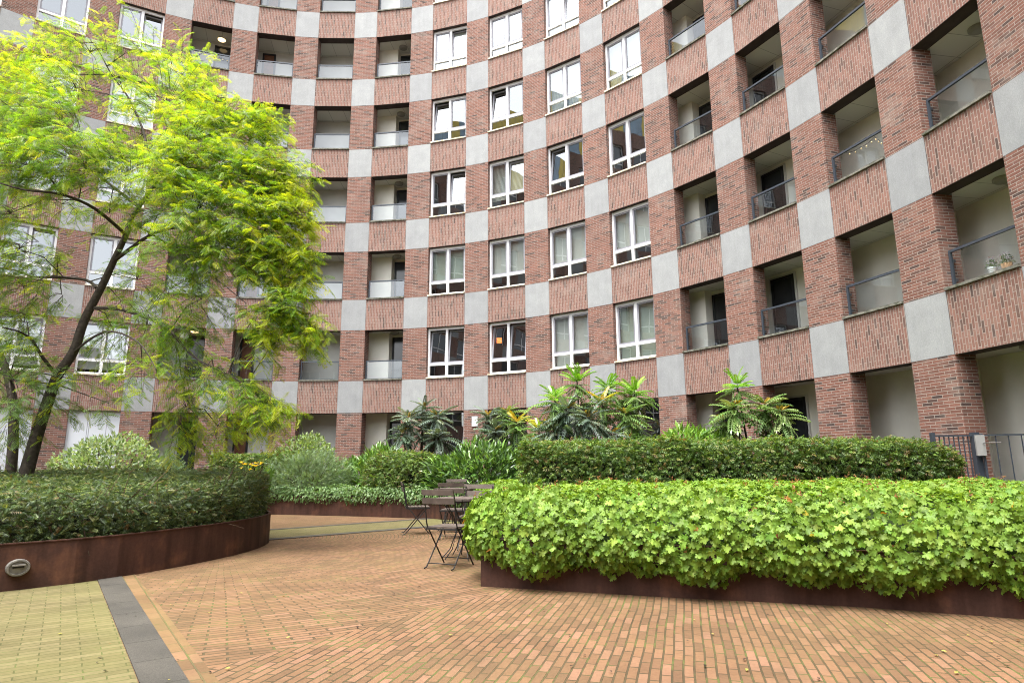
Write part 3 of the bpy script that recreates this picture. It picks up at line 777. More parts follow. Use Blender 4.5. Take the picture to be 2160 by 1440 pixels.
# ---------------------------------------------------------------- clipped hedges
def hedge(name, label, cat, poly, z0, ztop, n, cols, leaf=.035, rough=.06, shell=.22, mat=None, rnd=.12, lv=(LEAF_V, LEAF_F), group=None, wig=.05, twigs=120, topfrac=.45, core=.82):
    p0 = poly.mean(0); t = thing(name, label, cat, (p0[0], p0[1], z0), group)
    zf = ztop if callable(ztop) else (lambda P: np.full(len(P), ztop))
    nt_ = int(n*topfrac); ns = n-nt_
    A = sample_in(poly, nt_); d = edge_dist(A, poly)
    bump = lambda P, z: wig*(np.sin(P[:, 0]*3.1+z*2+1)*np.sin(P[:, 1]*2.7+.5)+.6*np.sin(P[:, 0]*7.3+z*6)*np.cos(P[:, 1]*6.1+z*5))
    dep = rng.exponential(shell*.35, nt_)
    za = zf(A) - rnd*np.clip(1-d/rnd, 0, 1)**2 + bump(A, 0) - dep
    Pa = np.column_stack([A, za]); Na = np.column_stack([rng.normal(0, .45, (nt_, 2)), np.ones(nt_)])
    Da = np.column_stack([rng.normal(0, 1, (nt_, 2)), rng.uniform(-.2, .9, nt_)])
    E_, On = sample_edge(poly, ns); u = rng.random(ns)
    zz = z0 + (zf(E_)-z0-.02)*u
    inn = rng.exponential(shell*.45, ns) + rnd*.8*np.clip((zz-(zf(E_)-rnd))/rnd, 0, 1)**2 - bump(E_, zz) + .06*np.clip((z0+.25-zz)/.25, 0, 1)
    Pb = np.column_stack([E_-On*inn[:, None], zz]); Nb = np.column_stack([On+rng.normal(0, .5, (ns, 2)), rng.uniform(-.1, 1.1, ns)])
    Db = np.column_stack([On*.7+rng.normal(0, .7, (ns, 2)), rng.normal(.05, .55, ns)])
    P = np.concatenate([Pa, Pb]); D = np.concatenate([Da, Db]); Nn = np.concatenate([Na, Nb])
    # cluster modulation: thin the leaves in patches so that dark gaps show
    g = np.sin(P[:, 0]*9+P[:, 2]*7)*np.sin(P[:, 1]*8-P[:, 2]*11+2) + rng.normal(0, .6, len(P)); keep = g > -1.0
    P, D, Nn = P[keep], D[keep], Nn[keep]
    scatter('foliage', lv[0], lv[1], P, D, Nn, leaf*rng.uniform(.6, 1.35, len(P)), blend(len(P), cols), mat or M_LEAF, t)
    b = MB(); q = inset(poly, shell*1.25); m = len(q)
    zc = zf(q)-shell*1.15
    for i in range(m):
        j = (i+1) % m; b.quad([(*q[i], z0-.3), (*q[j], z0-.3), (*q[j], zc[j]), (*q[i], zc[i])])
    b.quad([(*q[i], zc[i]) for i in range(m)]); b.build('shade_core', M_HEDGECORE, t)  # closed solid core for the twig mass, coloured dark as the shaded gaps
    b = MB(); E_, On = sample_edge(poly, twigs)
    for i in range(twigs):
        z = z0+rng.random()*(float(zf(E_[i:i+1])[0])-z0-.1); e = np.array([-On[i][1], On[i][0]]); s0 = np.array([*(E_[i]-On[i]*shell*.55), z]); l = rng.uniform(.15, .5)
        dr = np.array([*(e*rng.normal(0, 1)+On[i]*.25), rng.normal(.2, .7)]); dr /= np.linalg.norm(dr)
        b.tube([s0, s0+dr*l*.5+[0, 0, .02], s0+dr*l], [.006, .005, .003], 3, cap=False)
    b.build('twigs', M_TWIG, t)['kind'] = 'stuff'
    return t
YEW = [(5, (0.046, 0.077, 0.026)), (4, (0.080, 0.126, 0.039)), (2.5, (0.132, 0.183, 0.057)), (1.2, (0.194, 0.211, 0.075)), (.4, (0.172, 0.114, 0.046))]
SPRIG_V, SPRIG_F = pinnate(5, .38, .13, .12, 58, fold=.3, tipleaf=True, mid=True)
hp = inset(LPs, .06)
hedge('yew_hedge', 'broad dark green yew hedge filling the curved planter, brown twigs showing', 'hedge', hp, .40,
      lambda P: .80+.055*np.clip(P[:, 1]-5.5, 0, 5)+.02*np.sin(P[:, 0]*5), 50000, YEW, .064, shell=.22, lv=(SPRIG_V, SPRIG_F), wig=.03, twigs=420, topfrac=.42)
SPRIG2 = pinnate(3, .5, .24, .15, 55, fold=.25)
MOUND = [(4, (0.088, 0.150, 0.035)), (4, (0.131, 0.213, 0.048)), (2, (0.188, 0.275, 0.062)), (.7, (0.237, 0.200, 0.075))]
BEECH = [(4, (0.069, 0.128, 0.029)), (4, (0.109, 0.188, 0.039)), (2.5, (0.173, 0.256, 0.058)), (1.2, (0.252, 0.256, 0.081)), (.5, (0.218, 0.146, 0.058))]
hedge('clipped_hedge', 'long straight clipped hedge with flat top behind the bright green leaves', 'hedge', smooth_poly([(.12, 9.75), (3, 9.62), (6.3, 9.7), (7.15, 10.0), (7.0, 10.75), (3, 10.8), (.15, 10.85)], 1)*1.0, .40,
      lambda P: 1.475-.24*np.clip((P[:, 0]-5.6)/1.5, 0, 1)**2, 34000, BEECH, .068, shell=.26, wig=.04, twigs=160, topfrac=.3, lv=SPRIG2)
hedge('clipped_hedge', 'low flat clipped hedge between the variegated shrub and the yellow lilies', 'hedge', smooth_poly([(-7.95, 16.3), (-6.2, 15.9), (-5.4, 16.2), (-5.5, 17.6), (-7.9, 17.8)], 1), .40, 1.44, 9000, BEECH, .07, shell=.25, topfrac=.4, lv=SPRIG2)
hedge('clipped_hedge', 'rounded clipped hedge mound left of the bistro chairs', 'hedge', smooth_poly([(-3.5, 14.95), (-2.3, 14.35), (-1.65, 14.5), (-1.5, 15.6), (-2.4, 16.2), (-3.6, 15.9)], 2), .40,
      lambda P: 1.42-.06*((P[:, 0]+2.6)**2), 9500, MOUND, .07, shell=.28, rnd=.35, topfrac=.4, lv=SPRIG2)

# ---------------------------------------------------------------- shrubs and ground cover
def dome(name, label, cat, c, r, n, leaf, cols, lv, mat=None, up=.3, shell=.3, droop=0., stems=5, group=None, kind=None, lump=.12):
    c, r = np.array(c, float), np.array(r, float); t = thing(name, label, cat, (c[0], c[1], .40), group)
    v = unit(rng.normal(0, 1, (n, 3))); v[:, 2] = np.abs(v[:, 2])*1.0-.12
    lm = 1+lump*(np.sin(v[:, 0]*5+c[0])*np.cos(v[:, 1]*6+c[1])+.7*np.sin(v[:, 2]*9+v[:, 0]*4))
    s = (1-rng.exponential(shell*.4, n)).clip(.1, 1.06)*lm
    P = c + v*r*s[:, None]; P[:, 2] = np.maximum(P[:, 2], .40)
    D = v + rng.normal(0, .55, (n, 3)); D[:, 2] += up-droop; Nn = v*.6+rng.normal(0, .35, (n, 3))+[0, 0, .7]
    scatter('foliage', lv[0], lv[1], P, D, Nn, leaf*rng.uniform(.65, 1.3, n), blend(n, cols), mat or M_LEAF, t)
    b = MB()
    for i in range(stems*4):
        a = rng.uniform(0, 6.28); e = c+r*np.array([math.cos(a), math.sin(a), .0])*rng.uniform(.2, .8)+[0, 0, r[2]*rng.uniform(.3, .8)]
        s0 = np.array([c[0]+.15*math.cos(a), c[1]+.15*math.sin(a), .35]); b.tube([s0, (s0+e)/2+[0, 0, .1], e], [.016, .011, .005], 4, cap=False)
    b.build('stem', M_TWIG, t)
    return t
LEAF = (LEAF_V, LEAF_F); LANCE = (LANCE_V, LANCE_F)
VARI = [(4, (.27, .36, .20)), (3, (.38, .46, .29)), (2, (.18, .27, .11)), (1, (.12, .19, .07))]
p = at(228, 985, 13.6)
dome('variegated_shrub', 'broad pale green variegated dome shrub beside the tree trunks', 'shrub', (p[0], 13.6, .6), (1.22, 1.0, 1.28), 5200, .095, VARI, LEAF, shell=.25)
p = at(640, 985, 17.0)
dome('variegated_shrub', 'pale green dome shrub behind the feathery yellow flowering plant', 'shrub', (p[0], 17.0, .6), (.98, .9, 1.42), 4200, .09, [(3, (.19, .27, .10)), (3, (.27, .36, .16)), (2, (.13, .20, .06))], LEAF, shell=.25)
p = at(648, 1000, 15.9)
FEATH = pinnate(6, .28, .05, .15, 55)
dome('feathery_shrub', 'grey green feathery shrub spilling over in front of the pale dome shrub', 'shrub', (p[0], 15.95, .55), (1.12, .55, .95), 3000, .16, [(3, (.17, .25, .13)), (3, (.22, .31, .18)), (1, (.12, .19, .08))], FEATH, up=.5, shell=.4)
p = at(350, 985, 14.6)
dome('feathery_shrub', 'wispy grey green plant right of the broad variegated shrub', 'shrub', (p[0], 14.4, .5), (.62, .5, .95), 1500, .15, [(3, (.15, .24, .12)), (2, (.22, .30, .16))], FEATH, up=.6, shell=.5)
LAUR = [(3, (0.115, 0.218, 0.046)), (3, (0.172, 0.310, 0.063)), (2, (0.081, 0.149, 0.034)), (1, (0.276, 0.414, 0.103))]
LAURD = [(3, (0.062, 0.119, 0.037)), (3, (0.106, 0.200, 0.050)), (1.5, (0.175, 0.312, 0.075)), (1.2, (0.250, 0.413, 0.106))]
p = at(800, 985, 16.8)
dome('lance_leaved_shrub', 'mid green lance leaved shrub above the rounded hedge mound', 'shrub', (p[0]-.05, 16.9, .5), (1.0, .7, 1.12), 3000, .21, LAUR, LANCE, M_LEAFGLOSS, up=.5, shell=.3)
p = at(1010, 985, 14.6)
dome('lance_leaved_shrub', 'dark glossy lance leaved shrub behind the bistro chairs', 'shrub', (p[0]+.02, 14.6, .5), (1.28, .75, 1.12), 4200, .21, LAURD, LANCE, M_LEAFGLOSS, up=.4, shell=.3)
p = at(1455, 985, 12.6)
dome('lance_leaved_shrub', 'bright green lance leaved shrub rising behind the long flat hedge', 'shrub', (p[0], 12.4, .6), (1.05, .55, 1.22), 3000, .21, [(3, (.16, .30, .04)), (3, (.22, .38, .06)), (1, (.11, .20, .03))], LANCE, M_LEAFGLOSS, up=.9, shell=.3)
p = at(1220, 985, 12.0)
dome('lance_leaved_shrub', 'low dark shrub at the foot of the tall mahonia', 'shrub', (p[0], 11.9, .5), (1.2, .5, 1.0), 2200, .17, LAURD, LANCE, M_LEAFGLOSS, up=.5, shell=.4)

def cover(name, label, cat, poly, z0, hgt, n, leaf, cols, lv, mat=None, over=.2, hang=.25, edge_n=0, edge_r=.25, segs=None):
    A = sample_in(poly, n); d = edge_dist(A, poly)
    z = z0+hgt*np.sqrt(1-(1-np.clip(d/.8, 0, 1))**2)+.05*np.sin(A[:, 0]*4.1)*np.sin(A[:, 1]*3.7) - rng.exponential(.05, n)
    P = np.column_stack([A, z]); D = np.column_stack([rng.normal(0, 1, (n, 2)), rng.uniform(-.5, .3, n)]); Nn = np.column_stack([rng.normal(0, .3, (n, 2)), np.ones(n)])
    if edge_n:
        E_, On = sample_edge(poly, edge_n, segs); f = R(90)-rng.random(edge_n)**.8*R(165); rr = edge_r*(1+.09*np.sin(E_[:, 0]*5.1)+.1*np.sin(E_[:, 0]*11+E_[:, 1]*7))*rng.uniform(.72, 1.03, edge_n)
        zz = z0+.06+rr*np.sin(f)*np.where(f < 0, hang/edge_r, 1); o = rr*np.cos(f)
        Pe = np.column_stack([E_+On*(o-.03)[:, None], zz]); rad = np.column_stack([On*np.cos(f)[:, None], np.sin(f)])
        De = np.column_stack([On*.35, np.full(edge_n, -.9)])+rng.normal(0, .38, (edge_n, 3)); Ne = rad+rng.normal(0, .2, (edge_n, 3))+[0, 0, .3]
        P, D, Nn = np.concatenate([P, Pe]), np.concatenate([D, De]), np.concatenate([Nn, Ne])
    m = len(P); o = scatter(name, lv[0], lv[1], P, D, Nn, leaf*rng.uniform(.55, 1.25, m), blend(m, cols), mat or M_LEAF)
    return tag(o, label, cat, None, 'stuff'), P, Nn
PAL = palmate()
GER = [(4, (0.144, 0.250, 0.033)), (4, (0.188, 0.302, 0.043)), (2, (0.237, 0.359, 0.056)), (1, (0.106, 0.185, 0.024)), (.03, (0.426, 0.349, 0.038)), (.015, (0.326, 0.139, 0.028))]
M_LEAFGER = leaf_mat('geranium_leaf', .3, .5, .25)
GP = np.array([(-.26, 6.44), (.02, 6.22), (1.46, 5.76), (2.7, 5.40), (3.7, 4.98), (5.2, 4.4), (7.2, 4.7), (7.1, 7.2), (6.6, 9.2), (3, 9.3), (.6, 8.9), (.1, 7.9)])
go, GPP, GN = cover('geranium_ground_cover', 'dense bright green lobed geranium leaves spilling over the front planter', 'ground cover', GP, .47, .42, 19000, .09, GER, PAL, M_LEAFGER, edge_n=13000, edge_r=.35, hang=.37, segs=[0, 1, 2, 3, 4, 5, 9, 10, 11])
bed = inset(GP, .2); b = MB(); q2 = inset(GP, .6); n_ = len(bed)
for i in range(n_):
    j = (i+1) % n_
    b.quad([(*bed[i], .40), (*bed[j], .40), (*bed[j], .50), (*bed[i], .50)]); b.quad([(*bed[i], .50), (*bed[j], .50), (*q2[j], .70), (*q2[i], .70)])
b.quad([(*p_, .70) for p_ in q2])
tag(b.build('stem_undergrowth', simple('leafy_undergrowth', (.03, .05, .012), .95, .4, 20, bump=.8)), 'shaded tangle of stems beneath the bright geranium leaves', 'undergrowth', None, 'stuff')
# rusty seed heads standing just above the leaves
idx = rng.choice(len(GPP), 420); P = GPP[idx]+[0, 0, .035]
P = np.repeat(P, 9, 0)+rng.normal(0, .014, (420*9, 3)); D = rng.normal(0, .6, (len(P), 3))+[0, 0, .7]
tag(scatter('seed_heads', LEAF_V, LEAF_F, P, D, rng.normal(0, 1, (len(P), 3)),   .024*rng.uniform(.6, 1.3, len(P)), blend(len(P), [(3, (.30, .12, .05)), (2, (.42, .20, .09)), (1, (.20, .08, .05))]), M_LEAFGER),
    'tiny rust red seed heads standing among the bright geranium leaves', 'seed heads', None, 'stuff')
cover('trailing_ground_cover', 'pale green small leaved trailing plant over the far planter edge', 'ground cover', np.array([(-9.2, 16.45), (-5.66, 15.6), (-3.93, 15.06), (-1.75, 14.1), (-.62, 13.0), (-.5, 13.6), (-1.7, 15), (-4, 16.0), (-6, 16.8), (-9, 17.4)]), .44, .26, 6500, .075,
      [(3, (.11, .20, .06)), (3, (.15, .25, .085)), (2, (.19, .28, .12))], LEAF, edge_n=4200, edge_r=.18, hang=.22, segs=[0, 1, 2, 3])
cover('geranium_ground_cover', 'far patch of lobed green leaves between the chairs and the hedge end', 'ground cover', np.array([(-.55, 12.9), (-.27, 11.3), (-.08, 9.7), (.3, 9.7), (.5, 11), (.8, 13.2), (.2, 14.2), (-1.1, 14.1)]), .5, .34, 2600, .10, GER, PAL, M_LEAFGER, edge_n=1500, edge_r=.25, hang=.25, segs=[0, 1, 2, 8])

# yellow lilies
t = thing('lily_plant', 'clump of yellow day lilies in front of the low flat hedge', 'flower', (*at(530, 1000, 15.6)[:2], .4))
P, D, Nn = [], [], []
for i in range(16):
    q = at(rng.uniform(505, 552), rng.uniform(972, 992), 15.5)
    for j in range(6):
        a = j*R(60)+rng.random(); P.append(q); D.append((math.cos(a), math.sin(a)*.8, .55)); Nn.append((-.3*math.cos(a), -.3*math.sin(a), 1))
scatter('blossom', LANCE_V, LANCE_F, P, D, Nn, .085, blend(len(P), [(2, (.75, .50, .02)), (1, (.82, .60, .05))]), M_LEAF, t)
n = 90; q = at(530, 1010, 15.6); P = np.column_stack([rng.normal(q[0], .2, n), rng.normal(15.6, .12, n), np.full(n, .42)])
scatter('foliage', LANCE_V, LANCE_F, P, np.column_stack([rng.normal(0, .4, (n, 2)), np.ones(n)]), rng.normal(0, 1, (n, 3)), .75, blend(n, LAUR), M_LEAF, t)

# ---------------------------------------------------------------- mahonias: bare stems with whorls of long pinnate leaves
MAH = pinnate(9, .24, .10, .38, 66, fold=.3)
DUSK = [(3, (.10, .145, .11)), (3, (.15, .20, .155)), (2, (.06, .095, .055)), (1.5, (.22, .27, .21))]
GRN = [(3, (.11, .20, .05)), (3, (.17, .27, .08)), (2, (.08, .14, .04)), (1, (.26, .33, .13))]
NEW = [(3, (.18, .38, .03)), (3, (.25, .46, .04)), (1, (.13, .27, .03))]
YLW = [(3, (.48, .44, .04)), (2, (.55, .38, .03)), (1, (.25, .36, .05))]
def mahonia(label, base, heads, Y):
    b0 = np.array(base); t = thing('mahonia_shrub', label, 'shrub', (b0[0], b0[1], .4))
    st = MB(); P, D, Nn, C, Z = [], [], [], [], []
    hub = b0 + [0, 0, .25]
    for (px, py, dy, ln, cols, upw, cnt) in heads:
        h = at(px, py, Y+dy); k = h*.45+hub*.55; k[2] = min(k[2], h[2]-.1); k[0] = hub[0]+(h[0]-hub[0])*.75
        st.tube([b0+[(h[0]-b0[0])*.25, 0, -.1], k, h+[0, 0, -.05], h], [.024, .020, .015, .011], 6)
        for tier, (el, cnt_, ls) in enumerate(((42+upw*40, cnt, .7), (15+upw*30, cnt+2, .9), (-8+upw*20, cnt+2, .95), (-32+upw*10, cnt-1, .9))):
            for j in range(max(3, cnt_)):
                a = 2*math.pi*(j+.37*tier)/max(3, cnt_)+rng.normal(0, .33); e = R(el+rng.normal(0, 14))
                P.append(h-[0, 0, .06*tier]); D.append((math.cos(a)*math.cos(e), math.sin(a)*math.cos(e), math.sin(e))); Nn.append((-.2*math.cos(a), -.2*math.sin(a), 1)); Z.append(ln*ls*rng.uniform(.6, 1.15))
                cc = NEW if (cols is NEW and tier < 2) else (YLW if cols is YLW and tier == 0 else (GRN if cols in (NEW, YLW) else cols)); C.append(blend(1, cc)[0])
        if cols is not NEW:                                           # spike of yellowish fruit stalks in the whorl
            for j in range(5):
                a = rng.uniform(0, 6.28); P.append(h); D.append((math.cos(a)*.6, math.sin(a)*.6, .8)); Nn.append((0, .3, 1)); Z.append(ln*.35); C.append(np.array((.50, .33, .06)))
    st.build('stem', M_BARK, t)
    scatter('foliage', MAH[0], MAH[1], P, D, Nn, np.array(Z), np.array(C), M_LEAFGLOSS, t)
    return t
g_ = lambda px, Y: (at(px, 950, Y)[0], Y, .4)
mahonia('blue grey mahonia with two leafy heads in front of the dark ground floor window', g_(885, 16.2), [(895, 858, .2, .50, DUSK, .2, 8), (862, 880, -.2, .52, DUSK, .1, 9), (922, 876, 0, .55, DUSK, .1, 9), (850, 912, -.3, .5, DUSK, 0, 8), (925, 918, -.2, .55, DUSK, -.1, 9), (890, 905, .3, .5, DUSK, 0, 8)], 16.2)
mahonia('dusky mahonia beside the white notice on the brick pier', g_(1060, 15.5), [(1070, 868, .3, .50, GRN, .1, 8), (1030, 876, 0, .52, DUSK, 0, 9), (1090, 890, -.3, .5, YLW, .2, 8), (1045, 908, -.3, .5, DUSK, 0, 8), (1085, 920, 0, .45, GRN, .1, 7)], 15.5)
mahonia('small mahonia with a golden yellow top left of the tallest mahonia', g_(1135, 14.2), [(1137, 905, 0, .42, YLW, .5, 9), (1120, 928, -.2, .4, GRN, .1, 8), (1158, 930, -.2, .45, DUSK, .0, 8)], 14.2)
mahonia('tallest mahonia with bright green and orange heads above the long hedge', g_(1240, 12.8),
        [(1217, 800, .1, .42, NEW, .9, 9), (1170, 838, -.1, .46, NEW, .5, 9), (1338, 826, .2, .46, NEW, .5, 9), (1282, 815, .3, .42, NEW, .4, 8), (1270, 848, -.1, .46, YLW, .3, 9), (1195, 862, -.3, .55, DUSK, .1, 10), (1240, 880, -.5, .58, DUSK, .0, 10),
         (1320, 872, -.2, .5, GRN, .0, 9), (1345, 900, .1, .5, GRN, -.1, 8), (1168, 905, -.2, .5, DUSK, -.1, 9), (1290, 915, -.4, .52, DUSK, -.1, 9), (1215, 925, -.5, .5, DUSK, -.1, 9), (1325, 925, -.4, .46, GRN, 0, 8), (1330, 845, .4, .45, GRN, .3, 8)], 12.8)
mahonia('thin mahonia with bare leaning stems in front of the black glazed door', g_(1608, 11.8), [(1555, 812, .1, .42, NEW, .7, 8), (1548, 858, -.2, .5, GRN, .0, 9), (1528, 885, 0, .42, GRN, -.1, 7), (1612, 852, .1, .52, GRN, .0, 9), (1648, 868, -.1, .48, GRN, -.1, 7), (1635, 900, .2, .4, GRN, -.2, 6)], 11.8)

# ---------------------------------------------------------------- honey locust tree
PIN = pinnate(8, .29, .058, .18, 72, fold=.2)
def limb(b, pts, rads, n=7):
    P = [np.array(p) for p in pts]; out, rr = [], []
    for i in range(len(P)-1):
        p0, p1, p2, p3 = P[max(i-1, 0)], P[i], P[i+1], P[min(i+2, len(P)-1)]
        for s in range(4):
            t = s/4; out.append(.5*((2*p1)+(-p0+p2)*t+(2*p0-5*p1+4*p2-p3)*t*t+(-p0+3*p1-3*p2+p3)*t**3)); rr.append(rads[i]*(1-t)+rads[i+1]*t)
    out.append(P[-1]); rr.append(rads[-1]); b.tube(out, rr, n); return out
t = thing('honey_locust_tree', 'tall honey locust tree with a leaning dark trunk and feathery yellow green crown', 'tree', (*at(60, 1000, 9.9)[:2], .4))
def A(l, Y): return [at(px, py, Y+(d[0] if d else 0)) for px, py, *d in l]
tb = MB(); bb = MB(); nodes = []
TY = 9.9
tr = A([(40, 1060), (66, 960), (88, 885), (120, 795), (155, 742), (176, 680), (204, 625), (222, 590), (241, 548), (266, 495), (274, 467), (293, 437), (322, 395)], TY)
limb(tb, tr, [.115, .095, .085, .076, .07, .066, .06, .056, .05, .044, .038, .033, .026], 9)
tb.build('trunk', M_BARK, t, smooth=True)
for pts, r0, r1 in [
    ([(200, 650), (250, 652, -.2), (300, 667, -.5), (347, 682, -.8), (372, 713, -1), (420, 760, -1.2), (500, 800, -1.4), (560, 850, -1.5)], .032, .008),
    ([(300, 667, -.5), (345, 690, -.3), (375, 740, -.2), (382, 790, -.2), (400, 860, -.3)], .02, .006),
    ([(243, 548), (277, 523, -.3), (310, 500, -.6), (353, 483, -.9), (440, 470, -1.2), (540, 470, -1.4), (610, 530, -1.5)], .034, .008),
    ([(113, 783), (90, 753, -.2), (67, 717, -.4), (43, 700, -.6), (5, 690, -.8)], .03, .01),
    ([(203, 607), (180, 590, .3), (120, 585, .5), (67, 583, .7), (33, 570, .9), (-40, 560, 1)], .028, .01),
    ([(322, 395), (310, 320, .2), (300, 270, .3), (267, 200, .3), (235, 157, .3), (200, 90, .3)], .03, .007),
    ([(322, 395), (360, 340, -.4), (400, 300, -.7), (450, 283, -.9), (500, 275, -1)], .026, .007),
    ([(293, 437), (220, 380, .7), (150, 330, 1), (80, 250, 1.2)], .03, .007),
    ([(266, 495), (200, 440, -.8), (130, 410, -1.4), (50, 400, -1.8), (-20, 380, -2)], .03, .008),
    ([(310, 320, .2), (380, 240, .6), (420, 200, .9)], .02, .006),
    ([(155, 742), (220, 700, -1), (290, 720, -1.5), (330, 780, -1.7)], .02, .006),
    ([(322, 395), (380, 400, .5), (470, 400, .9), (560, 420, 1)], .025, .007),
    ([(274, 467), (330, 500, .8), (420, 560, 1.2), (520, 640, 1.2)], .025, .007)]:
    P = A(pts, TY); o = limb(bb, P, list(np.linspace(r0, r1, len(P))), 5); nodes += o
nodes = np.array(nodes)
clumps = [  # px, py, dY, rx, ry, twigs, yellow share
    (95, 105, .2, 75, 50, 20, .5), (190, 95, 0, 75, 40, 20, .35), (300, 95, .3, 60, 38, 14, .35), (370, 140, .3, 50, 50, 20, .3), (70, 180, -.3, 70, 55, 22, .4), (160, 180, -.6, 70, 60, 30, .3),
    (260, 190, .6, 50, 45, 12, .2), (350, 210, -.6, 60, 60, 34, .35), (420, 210, .2, 35, 55, 22, .3), (30, 260, -.8, 60, 70, 34, .15), (130, 270, -1.0, 70, 60, 44, .15), (300, 285, 1.0, 60, 50, 16, .2), (400, 300, -1.0, 70, 60, 44, .35),
    (480, 275, -.9, 55, 48, 34, .35), (550, 285, -.9, 45, 55, 30, .3), (60, 350, -1.3, 75, 60, 44, .15), (180, 355, -1.2, 75, 55, 44, .15), (270, 365, -.9, 70, 45, 36, .3), (360, 370, -1.3, 60, 60, 44, .35), (450, 370, -1.2, 70, 60, 52, .2),
    (540, 370, -1.2, 60, 60, 48, .25), (605, 390, -1.1, 42, 70, 40, .4), (20, 450, -1.0, 50, 40, 16, .25), (130, 430, .3, 60, 35, 14, .25), (230, 450, .8, 50, 40, 14, .2), (350, 440, -.4, 60, 50, 34, .15), (420, 450, -1.5, 65, 55, 48, .2), (520, 460, -1.4, 70, 60, 52, .25),
    (610, 470, -1.3, 45, 60, 44, .45), (560, 540, -1.3, 60, 60, 48, .3), (630, 560, -1.3, 38, 60, 34, .4), (470, 540, -1.3, 60, 50, 38, .15), (380, 530, -1.2, 55, 45, 30, .1), (40, 525, -.4, 65, 35, 22, .2), (120, 545, .4, 45, 35, 11, .2), (50, 605, -.3, 70, 40, 20, .1), (130, 620, .6, 45, 30, 9, .1),
    (290, 590, .8, 45, 40, 16, .1), (360, 610, .6, 50, 40, 14, .1), (430, 630, -1.0, 50, 40, 14, .15), (610, 640, -1.4, 45, 50, 34, .25), (560, 660, -1.3, 40, 40, 22, .25), (645, 690, -1.4, 26, 45, 18, .35), (560, 715, -1.3, 30, 35, 14, .4), (50, 680, -.3, 60, 30, 14, .15), (240, 700, .6, 45, 35, 9, .1), (310, 690, -.6, 45, 35, 12, .1), (300, 770, -1.2, 38, 30, 9, .25),
    (390, 700, -.8, 42, 40, 12, .12), (400, 780, -.5, 40, 42, 13, .2), (395, 860, -.4, 38, 42, 14, .35), (460, 780, -1.2, 42, 32, 13, .2), (525, 820, -1.4, 42, 32, 19, .25), (570, 860, -1.5, 32, 40, 18, .3), (470, 900, -.4, 20, 40, 8, .5), (380, 905, -.3, 35, 25, 8, .4), (260, 640, .6, 45, 30, 8, .15)]
tw = MB(); P, D, Nn, Z, C = [], [], [], [], []
cc0 = at(330, 430, TY)
def spray(o, dirv, ln, ys, cols, sz):
    nl = max(5, int(ln/.055)); pts = []; p = np.array(o); d = dirv/np.linalg.norm(dirv)
    for i in range(nl+1):
        pts.append(p.copy()); d = d + np.array([0, 0, -.085]) + rng.normal(0, .06, 3); d /= np.linalg.norm(d); p = p + d*ln/nl
        if i == 0: continue
        s = np.cross(d, [0, 0, 1]); s /= np.linalg.norm(s)+1e-6
        for sg in ((1, -1) if i % 2 else (-1, 1))[:1 if i < nl else 2]:
            P.append(pts[-1]); D.append(d*.6+s*sg*.8+np.array([0, 0, -.15])+rng.normal(0, .35, 3)); Nn.append(np.array([0, 0, 1])+rng.normal(0, .5, 3)); Z.append(sz*rng.uniform(.75, 1.2))
            f = i/nl
            if rng.random() < ys*(.35+1.7*f): C.append(blend(1, [(3, (.33, .42, .02)), (2, (.42, .46, .025)), (1, (.27, .38, .02))])[0]); 
            else: C.append(blend(1, cols)[0])
    tw.tube(pts[::2] if len(pts) > 4 else pts, list(np.linspace(.0045, .002, len(pts[::2] if len(pts) > 4 else pts))), 3, cap=False)
LOC = [(4, (0.123, 0.246, 0.023)), (4, (0.171, 0.302, 0.029)), (1.5, (0.095, 0.170, 0.042)), (2, (0.228, 0.359, 0.032)), (2, (0.143, 0.212, 0.100))]
for (px, py, dy, rx, ry, nt_, ys) in clumps:
    px -= 26*max(0, (px-380)/250); py += 18*max(0, (260-py)/200); nt_ *= 1.18
    c = at(px, py, TY+dy); sx, sz = rx*(TY+dy)/F, ry*(TY+dy)/F
    i = np.argmin(((nodes-c)**2).sum(1)); m = (nodes[i]+c)/2+[0, 0, .12]
    bb.tube([nodes[i], m, c], [.010, .008, .005], 4, cap=False)
    for j in range(int(nt_*1.45)):
        v = rng.normal(0, 1, 3); v /= np.linalg.norm(v); s = rng.random()**.5
        o = c+v*s*np.array([sx, sx*.9, sz])*.85
        dirv = (o-cc0)*np.array([.5, .5, .15])+v*.5+np.array([0, 0, .22]); spray(o, dirv, rng.uniform(.25, .6), ys, LOC, .165)
        if j % 4 == 0: bb.tube([c, (c+o)/2+[0, 0, .06], o], [.005, .004, .003], 3, cap=False)
bb.build('branches', M_BARK, t); tw.build('twigs', M_TWIG, t)['kind'] = 'stuff'
scatter('crown', PIN[0], PIN[1], P, D, Nn, np.array(Z), np.array(C), M_LEAFTREE, t)
print('locust leaves', len(P))
